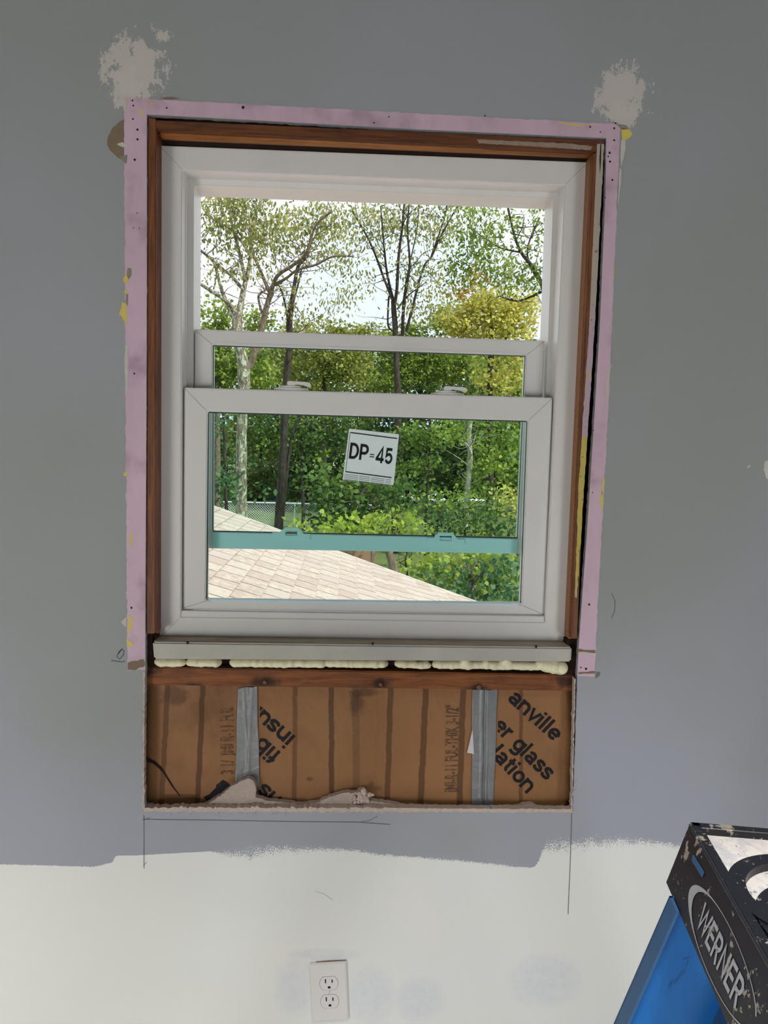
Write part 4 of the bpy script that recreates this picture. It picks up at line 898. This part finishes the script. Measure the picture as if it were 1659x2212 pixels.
def tree(name, label, D, stems, barkm, leafset, twigs=0, group=None, seed=0, cat='tree'):
    """stems: list of (pixel path, pixel widths); the first is the trunk"""
    base = P(stems[0][0][0][0], stems[0][0][0][1], CY+D)
    t = empty(name, label, cat, group, loc=(base.x, CY+D, GZ)); O = Vector(t.location); R = random.Random(seed); allp = []
    for i, (path, wd) in enumerate(stems):
        k = D/F; pts = []; yo = 0; dr = R.uniform(-.5, .5)
        for j, (a, b) in enumerate(path):
            if i: yo = dr*j*.6
            pts.append(P(a, b, CY+D+yo))
        rad = [x_*k/2 for x_ in (wd if len(wd) == len(path) else [wd[0]+(wd[-1]-wd[0])*j/(len(path)-1) for j in range(len(path))])]
        if i == 0 and pts[0].z > GZ+.2: pts = [Vector((pts[0].x, pts[0].y, GZ-.1))]+pts; rad = [rad[0]*1.25]+rad
        sp, sr = smoothpath(pts, rad); vs, fs = [], []; tube(vs, fs, [p-O for p in sp], sr, 10 if i == 0 else 7, .18, seed+i); allp.append((sp, sr))
        link('trunk' if i == 0 else 'branch', raw(vs, fs), barkm, t, smooth=True)
    if twigs:
        vs, fs = [], []
        for _ in range(twigs):
            sp, sr = R.choice(allp); j = R.randrange(len(sp)//3, len(sp)); p = sp[j]; d = Vector((R.gauss(0, 1), R.gauss(0, 1), R.gauss(.45, .6))).normalized(); L = R.uniform(.5, 1.8)*D/26; q = [p]
            for s_ in range(4): d = (d+Vector((R.gauss(0, .28), R.gauss(0, .28), R.gauss(.05, .25)))).normalized(); q.append(q[-1]+d*L/4)
            r0 = min(sr[j]*.5, .022); tube(vs, fs, [v-O for v in q], [r0*(1-.2*i_) for i_ in range(5)], 4, 0)
        link('twigs', raw(vs, fs), barkm, t, kind='stuff')
    for (blobs, size, shape, cover, mat, kw) in leafset:
        me = leaf_mesh(blobs, size, shape, D, cover, **kw)
        co = np.empty(len(me.vertices)*3, np.float32); me.vertices.foreach_get('co', co); co = co.reshape(-1, 3)-np.array(O, dtype=np.float32); me.vertices.foreach_set('co', co.reshape(-1)); me.update()
        link('foliage', me, mat, t)
    return t
G = 'trees beyond the shingled roof'
ok = dict(per=10, spread=1.6, droop=.9, thick=.8, up=.2)
tree('oak_tree', 'tall oak with pale lichen-covered forking trunk, left of the view', 25,
     [([(521, 1120), (521, 1000), (523, 900), (527, 804), (521, 760), (512, 712), (514, 684), (522, 655)], [25, 23, 22, 27, 21, 22, 19, 9]),
      ([(514, 690), (526, 627), (532, 605), (541, 554), (546, 487), (564, 430), (570, 380)], [16, 12, 9, 8, 7, 5, 4]),
      ([(519, 668), (526, 640), (528, 598), (512, 527), (499, 476), (496, 420)], [6, 9, 8, 7, 6, 4]),
      ([(512, 676), (486, 648), (443, 620), (400, 590)], [11, 9, 7, 5]), ([(526, 627), (500, 596), (486, 585), (443, 549), (410, 520)], [7, 7, 6, 5, 4]),
      ([(505, 690), (480, 630), (463, 570), (445, 550)], [9, 8, 5, 4]),
      ([(541, 554), (505, 500), (470, 480), (441, 462)], [5, 4, 3, 2]), ([(539, 500), (520, 470), (500, 450), (442, 440)], [4, 3, 3, 2])],
     B_lich, [([(480, 480, 60, 70), (470, 570, 50, 50, .5), (560, 480, 60, 60), (500, 430, 80, 30), (540, 590, 40, 40, .3)], .155, OAK, 1.9, L_oak, ok)], 60, G, 1)
tree('oak_tree', 'oak with two long crooked limbs reaching right, forking from the lichen trunk', 27,
     [([(524, 1000), (527, 830), (540, 790), (553, 752), (566, 710), (574, 670), (584, 636)], [8, 10, 15, 14, 13, 12, 11]),
      ([(584, 636), (568, 598), (544, 540), (539, 500), (546, 476), (566, 430)], [9, 7, 6, 5, 5, 4]),
      ([(584, 636), (599, 596), (631, 574), (662, 545), (682, 487), (718, 456)], [10, 8, 7, 6, 5, 4]),
      ([(594, 615), (620, 600), (642, 583), (682, 572), (720, 554), (764, 554)], [8, 6, 5, 5, 4, 3]),
      ([(570, 690), (558, 642), (572, 628), (584, 622)], [5, 5, 4, 3])],
     B_mid, [([(600, 520, 60, 60), (660, 480, 60, 40), (720, 500, 45, 50), (640, 620, 40, 30, .35), (740, 560, 40, 30, .8), (720, 455, 60, 18)], .15, OAK, 1.7, L_oak, ok)], 60, G, 2)
tree('dark_oak_tree', 'oak with a dark straight furrowed trunk, second from the left', 29,
     [([(601, 1150), (606, 1060), (612, 980), (615, 900), (620, 800), (627, 740), (625, 700), (631, 645)], [20, 18, 17, 17, 15, 14, 13, 11]),
      ([(631, 645), (637, 610), (644, 576), (662, 554), (677, 516), (715, 484)], [9, 8, 7, 5, 4, 3]),
      ([(624, 700), (612, 640), (602, 616)], [6, 4, 3]), ([(632, 660), (645, 610), (652, 580), (656, 570)], [4, 4, 3, 2]),
      ([(610, 1120), (622, 1000), (633, 930), (650, 900)], [9, 7, 6, 4])],
     B_dark, [([(690, 560, 60, 25, .5), (650, 690, 60, 25, .9), (740, 640, 40, 50, .55), (770, 620, 40, 20, .5), (640, 650, 30, 30, .4)], .15, OAK, 1.5, L_oak, ok)], 40, G, 3)
tree('multi_stem_tree', 'slender dark tree with many upright stems, centre of the sky', 31,
     [([(860, 900), (856, 780), (853, 699), (849, 650)], [15, 13, 12, 10]),
      ([(849, 650), (830, 603), (800, 525), (760, 455)], [7, 5, 4, 3]), ([(851, 655), (836, 590), (830, 535), (822, 445)], [6, 5, 4, 3]),
      ([(851, 665), (857, 626), (861, 557), (869, 489), (874, 430)], [8, 7, 6, 5, 4]), ([(869, 730), (872, 660), (878, 615), (885, 569), (880, 496), (884, 440)], [8, 7, 7, 5, 4, 3]),
      ([(878, 716), (889, 672), (914, 580), (933, 553), (951, 512), (988, 446)], [6, 6, 4, 4, 4, 3]), ([(858, 668), (880, 640), (920, 610)], [4, 3, 2]), ([(840, 640), (838, 700), (848, 715)], [4, 4, 3]),
      ([(885, 569), (900, 500), (905, 440)], [3, 3, 2]), ([(929, 560), (960, 470), (966, 430)], [3, 3, 2])],
     B_dark, [([(800, 490, 60, 50, .8), (870, 480, 60, 50, .8), (950, 490, 55, 50, .9), (930, 590, 60, 45, .7), (800, 590, 25, 45, .3), (920, 660, 60, 40, .8), (860, 570, 40, 40, .4), (790, 450, 50, 14)], .15, OAK, 1.7, L_oak, ok)], 80, G, 4)
tree('leaning_branch_tree', 'leafy tree whose dark forked limb enters the view at upper right', 24,
     [([(1230, 1000), (1210, 760), (1180, 640), (1150, 578), (1120, 534), (1100, 461), (1094, 420)], [24, 20, 12, 9, 6, 5, 4]),
      ([(1141, 562), (1139, 545), (1143, 523), (1157, 489), (1165, 470)], [5, 4, 4, 4, 3]), ([(1125, 545), (1080, 535), (1040, 510), (1010, 490)], [4, 3, 2, 2]), ([(1170, 630), (1120, 650), (1080, 640)], [6, 4, 3])],
     B_dark, [([(1040, 490, 60, 45, 1.2), (1040, 560, 70, 45, 1.2), (1000, 450, 50, 20, .9), (1140, 470, 45, 35, .7), (1130, 600, 60, 40, 1.2), (1150, 540, 30, 40, .8), (1010, 590, 40, 40, .9)], .15, OAK, 2.0, L_green, dict(per=12, spread=1.4, droop=.6))], 50, G, 5)
tree('golden_maple', 'yellow-leaved maple glowing in the sun at the right', 34,
     [([(1060, 1000), (1058, 850), (1060, 700), (1050, 640)], [14, 12, 9, 5]), ([(1058, 780), (1100, 720), (1120, 680)], [6, 5, 3])],
     B_dark, [([(1040, 690, 90, 50), (1060, 655, 70, 45), (1115, 705, 55, 50), (990, 700, 50, 35, 1.3), (1090, 800, 70, 60), (1140, 660, 30, 30)], .155, MAPLE, 1.9, L_gold, dict(per=12, droop=.4)),
              ([(1040, 600, 35, 18), (1000, 630, 25, 20)], .155, MAPLE, 1.2, L_red, {})], 20, G, 6)
tree('round_maple', 'bright green round-crowned maple, left edge behind the lichen trunk', 38,
     [([(470, 1000), (470, 850), (472, 700)], [12, 10, 6]), ([(471, 800), (500, 740)], [6, 3])], B_mid,
     [([(460, 700, 50, 60), (500, 780, 60, 70), (560, 700, 35, 40), (450, 800, 40, 60), (560, 800, 40, 60)], .175, MAPLE, 2.0, L_green, dict(per=14))], 10, G, 7)
tree('broad_maple', 'broad yellow-green maple behind the sash lock, centre left', 42,
     [([(700, 1000), (700, 850), (702, 760)], [12, 10, 6]), ([(701, 820), (740, 770)], [5, 3])], B_dark,
     [([(660, 790, 70, 60), (740, 780, 70, 60), (700, 715, 60, 30), (780, 720, 60, 25), (640, 730, 40, 35)], .175, MAPLE, 2.0, L_far, dict(per=14))], 10, G, 8)
tree('bushy_maple', 'dense mid-green maple in the centre below the sky gap', 46,
     [([(860, 1000), (862, 860), (866, 790)], [12, 10, 6]), ([(864, 840), (900, 790)], [5, 3])], B_dark,
     [([(850, 790, 70, 65), (930, 780, 70, 60), (890, 730, 60, 35), (820, 735, 50, 25), (1000, 780, 60, 55), (960, 690, 40, 40)], .175, MAPLE, 2.0, L_green, dict(per=14))], 10, G, 9)
# far woodland filling the shade layer
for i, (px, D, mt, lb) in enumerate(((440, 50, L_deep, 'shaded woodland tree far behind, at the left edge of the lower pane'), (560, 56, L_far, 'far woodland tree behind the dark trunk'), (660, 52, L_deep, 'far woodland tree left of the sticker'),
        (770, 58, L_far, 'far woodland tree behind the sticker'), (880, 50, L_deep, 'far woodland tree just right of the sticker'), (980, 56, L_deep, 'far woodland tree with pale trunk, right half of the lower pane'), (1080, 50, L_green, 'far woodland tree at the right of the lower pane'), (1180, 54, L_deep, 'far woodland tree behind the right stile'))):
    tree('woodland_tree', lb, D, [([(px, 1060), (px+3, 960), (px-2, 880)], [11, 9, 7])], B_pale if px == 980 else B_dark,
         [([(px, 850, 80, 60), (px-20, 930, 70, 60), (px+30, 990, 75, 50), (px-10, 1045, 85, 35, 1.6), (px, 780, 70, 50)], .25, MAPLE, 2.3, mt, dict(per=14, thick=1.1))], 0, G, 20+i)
# layered understorey of the lower pane
U = 'undergrowth trees close to the roof edge'
ma = dict(per=12, spread=1.3, droop=.25)
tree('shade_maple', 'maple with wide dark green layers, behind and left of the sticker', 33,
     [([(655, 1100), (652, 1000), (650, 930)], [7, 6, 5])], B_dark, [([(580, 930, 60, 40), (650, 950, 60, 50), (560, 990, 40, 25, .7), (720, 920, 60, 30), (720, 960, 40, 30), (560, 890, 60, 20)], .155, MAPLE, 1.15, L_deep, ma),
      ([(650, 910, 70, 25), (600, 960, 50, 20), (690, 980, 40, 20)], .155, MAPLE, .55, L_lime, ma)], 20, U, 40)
tree('leafy_sapling', 'slim dark sapling with green layers, right of the sticker', 30,
     [([(922, 1075), (926, 1010), (929, 950), (932, 880)], [5, 5, 4, 4])], B_dark, [([(900, 940, 60, 40), (960, 930, 60, 40), (900, 1010, 60, 35, .9), (850, 1090, 60, 30), (960, 1080, 60, 30)], .145, MAPLE, 1.1, L_green, ma)], 20, U, 41)
tree('pale_trunk_tree', 'tree with a broken pale trunk in the right of the lower pane', 32,
     [([(1008, 1080), (1012, 1040), (1016, 990), (1013, 940), (1020, 880)], [11, 12, 12, 12, 9]), ([(1018, 990), (1012, 965), (995, 950)], [4, 4, 3])], B_pale,
     [([(1060, 1000, 60, 45), (1080, 930, 50, 40), (1040, 1080, 60, 35), (1000, 900, 50, 25)], .155, MAPLE, 1.0, L_green, ma), ([(1060, 990, 45, 30)], .155, MAPLE, .8, L_lime, ma)], 20, U, 42)
tree('yellowing_shrub', 'yellowing shrub against the right edge of the lower pane', 22,
     [([(1120, 1150), (1115, 1090), (1108, 1060)], [5, 4, 3])], B_dark, [([(1110, 1070, 32, 40), (1125, 1100, 25, 30)], .13, OVAL, 2.0, L_gold, {})], 6, U, 43)
tree('dogwood_tree', 'blue-green broad-leaved tree at the left edge of the lower pane', 21,
     [([(489, 1120), (487, 1040), (485, 960), (483, 900)], [7, 7, 6, 5]), ([(487, 1060), (496, 1020)], [3, 2])], B_dark,
     [([(475, 1020, 35, 30), (470, 1060, 25, 25), (500, 1050, 25, 25), (465, 920, 20, 50, .8), (555, 1065, 25, 10, .6)], .16, OVAL, 1.3, L_teal, dict(per=10, droop=.6))], 8, U, 44)
tree('roadside_maple', 'dark green leafy tree spreading below the sticker', 17,
     [([(806, 1150), (812, 1110), (800, 1080), (780, 1050)], [7, 6, 5, 3]), ([(812, 1110), (830, 1080)], [4, 2])], B_mid,
     [([(720, 1060, 60, 35), (790, 1065, 70, 35), (700, 1100, 60, 25), (780, 1105, 70, 30), (690, 1030, 35, 25), (850, 1060, 50, 30), (740, 1130, 80, 15, 1.2)], .115, MAPLE, 1.7, L_deep, ma)], 25, U, 45)
tree('lime_maple', 'bright lime green maple branch just above the teal-tinted rail', 13,
     [([(850, 1260), (840, 1190), (820, 1150), (790, 1130)], [22, 16, 6, 3]), ([(830, 1165), (880, 1135)], [4, 2])], B_mid,
     [([(790, 1130, 60, 16), (720, 1140, 40, 14, 1.2), (860, 1120, 45, 14), (880, 1145, 50, 12), (660, 1135, 30, 14, .8), (800, 1150, 70, 12)], .088, MAPLE, 1.9, L_lime, ma)], 12, U, 46)
tree('green_thicket_tree', 'shadowed green thicket in the right of the lower pane', 19,
     [([(1010, 1260), (1005, 1160), (1000, 1100)], [6, 5, 3])], B_dark,
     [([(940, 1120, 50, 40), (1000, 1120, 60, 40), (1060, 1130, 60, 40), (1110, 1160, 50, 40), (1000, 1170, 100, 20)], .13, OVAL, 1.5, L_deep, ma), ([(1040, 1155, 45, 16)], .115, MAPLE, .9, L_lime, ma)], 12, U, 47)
tree('magnolia_shrub', 'large-leaved green shrub past the lower roof edge, bottom right', 10,
     [([(1021, 1310), (1020, 1270), (1018, 1240), (1030, 1210)], [10, 8, 6, 4]), ([(1019, 1262), (1050, 1230)], [4, 2]), ([(1020, 1270), (985, 1240)], [4, 2])], B_mid,
     [([(970, 1250, 35, 20), (1000, 1240, 40, 22, 1.0), (1080, 1230, 45, 28), (1050, 1285, 50, 26), (1110, 1280, 30, 30), (1110, 1215, 25, 18)], .095, OVAL, 2.89, L_teal, dict(per=8, droop=.4, spread=1.1)),
      ([(1030, 1215, 50, 14), (940, 1208, 50, 10), (1020, 1250, 30, 20)], .085, MAPLE, 1.2, L_lime, ma)], 14, U, 48)
tree('hanging_shrub', 'mixed green shrub behind the roof edge, below the teal-tinted rail', 14,
     [([(880, 1260), (876, 1215), (880, 1190)], [5, 4, 3])], B_dark, [([(1080, 1240, 60, 40), (1000, 1270, 60, 24), (930, 1215, 50, 16), (860, 1180, 40, 10, .5), (960, 1240, 40, 22), (1030, 1200, 80, 14), (905, 1240, 30, 14, .6)], .1, MAPLE, 2.52, L_green, ma)], 8, U, 49)

# ground
m = Mat('lawn_and_gravel', .95); x, y, z = m.xyz()
c = m.mix(m.noise(3, 5, .7), lin((58, 74, 36)), lin((112, 124, 66)))
gv = m.mix(m.noise(18, 5, .8).ss(.45, .6), lin((150, 150, 154)), lin((226, 226, 230)))
c = m.mix(((x-1.2)-(m.noise(1.2)-.5)*2).ss(-.4, .4)*(y-11.0).ss(5.0, 3.0), c, gv); m.color(c)
g = bmesh.new(); add_box(g, (-90, .3, GZ-.3), (90, 160, GZ)); link('ground', bm_mesh(g), m.m, kind='structure')
hb = bmesh.new(); hr = np.random.default_rng(3); hv = []
for j_ in range(14):
    for i_ in range(60): hv.append(hb.verts.new((-90+i_*3.05, 76+j_*5, GZ-.2+7.5*min(1, (j_/9)**.8 if j_ else 0)+hr.uniform(-.6, .6)*(j_ > 0))))
for j_ in range(13):
    for i_ in range(59): k_ = j_*60+i_; hb.faces.new((hv[k_], hv[k_+1], hv[k_+61], hv[k_+60]))
link('backdrop_hill', bm_mesh(hb), simple('dark_backdrop_green', (62, 80, 44), .95, var=.5, scale=1.2), label='added dark green hill closing bright sky gaps behind the far trees', cat='hillside', kind='structure', smooth=True)  # hill added to block bright sky gaps under the far crowns
# shingled roof
Yr = CY+6.2; ra, rb_ = P(462, 1094, Yr), P(1018, 1296, Yr); slope = (rb_-ra).normalized(); vp = ray(748, 985); vp = Vector((vp.x, vp.y, 0)).normalized()
nr = slope.cross(vp); nr = nr if nr.z > 0 else -nr; org = ra-slope*1.6
rf_ = empty('shingled_roof', 'lower roof of pale sunlit shingles outside the window', 'roof')
def RP(s, d, h=0): return org+slope*s-vp*d+nr*h
ms = Mat('pale_shingles', .9); i_ = ms.island()
c = ms.mix(i_, lin((182, 164, 157)), lin((206, 191, 176))); c = ms.mix((ms.noise(26, 4, .7, sx=1)*1.0+i_*.5).ss(.62, .95)*.55, c, lin((150, 120, 116)))
c = ms.mix(ms.noise(380, 2, .7).ss(.56, .7)*.3, c, lin((130, 108, 100))); ms.color(c); ms.bump(ms.noise(300, 2), .002)
bm = bmesh.new(); rows, ex, tab = 52, .127, .19; DL = 4.45
RR = random.Random(8)
for r_ in range(rows):
    s0, s1 = r_*ex, (r_+1)*ex+.012; off = (r_ % 2)*tab/2 + RR.uniform(-.03, .03); k = -1
    while k*tab+off < DL:
        d0 = max(0, k*tab+off); d1 = min(DL, (k+1)*tab+off-.014); k += 1
        if d1-d0 < .02: continue
        h = .0075+RR.uniform(0, .0012)
        q = [RP(s0, d0, .001), RP(s0, d1, .001), RP(s1, d1, h), RP(s1, d0, h)]
        hexa(bm, q, [v-nr*.0035 for v in q])
link('shingles', bm_mesh(bm), ms.m, rf_)
bm = bmesh.new(); q = [RP(-.1, .0, -.004), RP(-.1, DL, -.004), RP(rows*ex, DL, -.004), RP(rows*ex, .0, -.004)]; hexa(bm, q, [v-nr*.04 for v in q])
link('roof_deck', bm_mesh(bm), simple('dark_roof_deck', (66, 58, 54), .9), rf_)
bm = bmesh.new(); q = [RP(-.1, -.01, .006), RP(rows*ex, -.01, .006), RP(rows*ex, -.01, -.12), RP(-.1, -.01, -.12)]; hexa(bm, q, [v-vp*.02 for v in q])
link('rake_board', bm_mesh(bm), simple('white_rake_board', (214, 210, 204), .6), rf_)
bm = bmesh.new(); q = [RP(-.1, .02, -.05), RP(rows*ex-.3, .02, -.05)]; q = q+[Vector((q[1].x, q[1].y, GZ)), Vector((q[0].x, q[0].y, GZ))]; hexa(bm, q, [v-vp*.1 for v in q])
link('gable_wall', bm_mesh(bm), simple('tan_siding', (176, 164, 148), .8), rf_)
# chain link fence
DF = 40; YFn = CY+DF
fz0, ztop = GZ, P(560, 1086, YFn).z; xa, xb = -13.5, 2.5
fe = empty('chain_link_fence', 'galvanised chain link fence with silver top rail beyond the roof', 'fence', loc=(xa, YFn, GZ)); FO = Vector(fe.location)
M_galv = simple('galvanised_steel', (206, 212, 216), .4, metal=.3)
bm = bmesh.new(); cyl(bm, Vector((xa, YFn, ztop))-FO, Vector((xb, YFn, ztop))-FO, .045, n=8); link('top_rail', bm_mesh(bm), M_galv, fe)
for x_ in np.arange(xa, xb+.1, 2.6):
    bm = bmesh.new(); cyl(bm, Vector((x_, YFn, GZ))-FO, Vector((x_, YFn, ztop+.05))-FO, .035, n=8); link('post', bm_mesh(bm), M_galv, fe)
bm = bmesh.new(); H = ztop-GZ; st = .13
for s_ in (1, -1):
    x_ = xa-H
    while x_ < xb+H:
        p, q = (x_, GZ), (x_+H, ztop)
        if s_ < 0: p, q = (x_+H, GZ), (x_, ztop)
        if min(p[0], q[0]) >= xa and max(p[0], q[0]) <= xb: cyl(bm, Vector((p[0], YFn+.01*s_, p[1]))-FO, Vector((q[0], YFn+.01*s_, q[1]))-FO, .005, n=4)
        x_ += st
link('wire_mesh', bm_mesh(bm), M_galv, fe)
# houses
def house(name, label, x0, x1, D, zeave, zr, wallc, roofc, win):
    t = empty(name, label, 'house', loc=((x0+x1)/2, CY+D, GZ)); O = Vector(t.location); Y0 = CY+D; dp = 8
    link('walls', box_me(tuple(Vector((x0, Y0, GZ))-O), tuple(Vector((x1, Y0+dp, zeave))-O)), simple(name+'_siding', wallc, .8), t)
    bm = bmesh.new(); e = .5
    a = [Vector((x0-e, Y0-e, zeave-.05)), Vector((x1+e, Y0-e, zeave-.05)), Vector((x1+e, Y0+dp/2, zr)), Vector((x0-e, Y0+dp/2, zr))]; b = [Vector((x0-e, Y0+dp+e, zeave-.05)), Vector((x1+e, Y0+dp+e, zeave-.05)), Vector((x1+e, Y0+dp/2, zr)), Vector((x0-e, Y0+dp/2, zr))]
    for q in (a, b): hexa(bm, [v-O for v in q], [v-O-Vector((0, 0, .15)) for v in q])
    link('roof', bm_mesh(bm), simple(name+'_shingles', roofc, .9, scale=4), t)
    for (wx, wz, ww, wh) in win:
        f = link('window', box_me(tuple(Vector((wx-ww/2, Y0-.05, wz))-O), tuple(Vector((wx+ww/2, Y0+.02, wz+wh))-O)), simple('window_trim_white', (210, 212, 214), .6) if 'window_trim_white' not in bpy.data.materials else bpy.data.materials['window_trim_white'], t)
        link('pane', box_me(tuple(Vector((wx-ww/2+.08, Y0-.07, wz+.08))-O), tuple(Vector((wx+ww/2-.08, Y0-.04, wz+wh-.08))-O)), simple('dark_pane', (40, 50, 60), .15) if 'dark_pane' not in bpy.data.materials else bpy.data.materials['dark_pane'], f)
k60 = CY+60
house('dark_house', 'low dark blue-grey house behind the chain link fence', P(478, 1000, k60).x, P(606, 1000, k60).x, 60, P(550, 1034, k60).z, P(550, 1016, k60).z+.3, (70, 80, 96), (150, 152, 158), ((P(550, 1050, k60).x, GZ+.9, 1.3, 1.1), (P(585, 1050, k60).x, GZ+.9, 1.3, 1.1)))
house('pale_house', 'pale house with a light roof between the leaves left of the sticker', P(640, 1000, k60).x, P(800, 1000, k60).x, 64, P(700, 1008, k60).z, P(700, 982, k60).z+.2, (222, 220, 206), (214, 196, 178), ((P(670, 1040, k60).x, GZ+.9, 1.2, 1.1),))
house('white_shed', 'long white building glimpsed through the leaves at the right', P(860, 1000, k60).x, P(1130, 1000, k60).x, 62, P(900, 1080, k60).z, P(900, 1068, k60).z, (232, 236, 240), (214, 218, 222), ((P(912, 1100, k60).x, GZ+.3, 1.2, .6),))
# wooden fence panel
YP = CY+18; wp = empty('wooden_fence_panel', 'brown wooden fence panel with white post among the bushes', 'fence', loc=tuple(Vector((P(705, 1140, YP).x, YP, GZ)))); WO = Vector(wp.location)
pm = simple('brown_boards', (150, 116, 92), .8, scale=20)
for k in range(8):
    x0 = P(704, 1140, YP).x+k*.15
    link('board', box_me(tuple(Vector((x0, YP, GZ))-WO), tuple(Vector((x0+.14, YP+.02, P(704, 1112, YP).z))-WO)), pm, wp)
link('post', box_me(tuple(Vector((P(700, 1140, YP).x-.06, YP-.03, GZ))-WO), tuple(Vector((P(700, 1140, YP).x+.03, YP+.06, P(704, 1108, YP).z))-WO)), simple('white_post', (224, 224, 216), .6), wp)
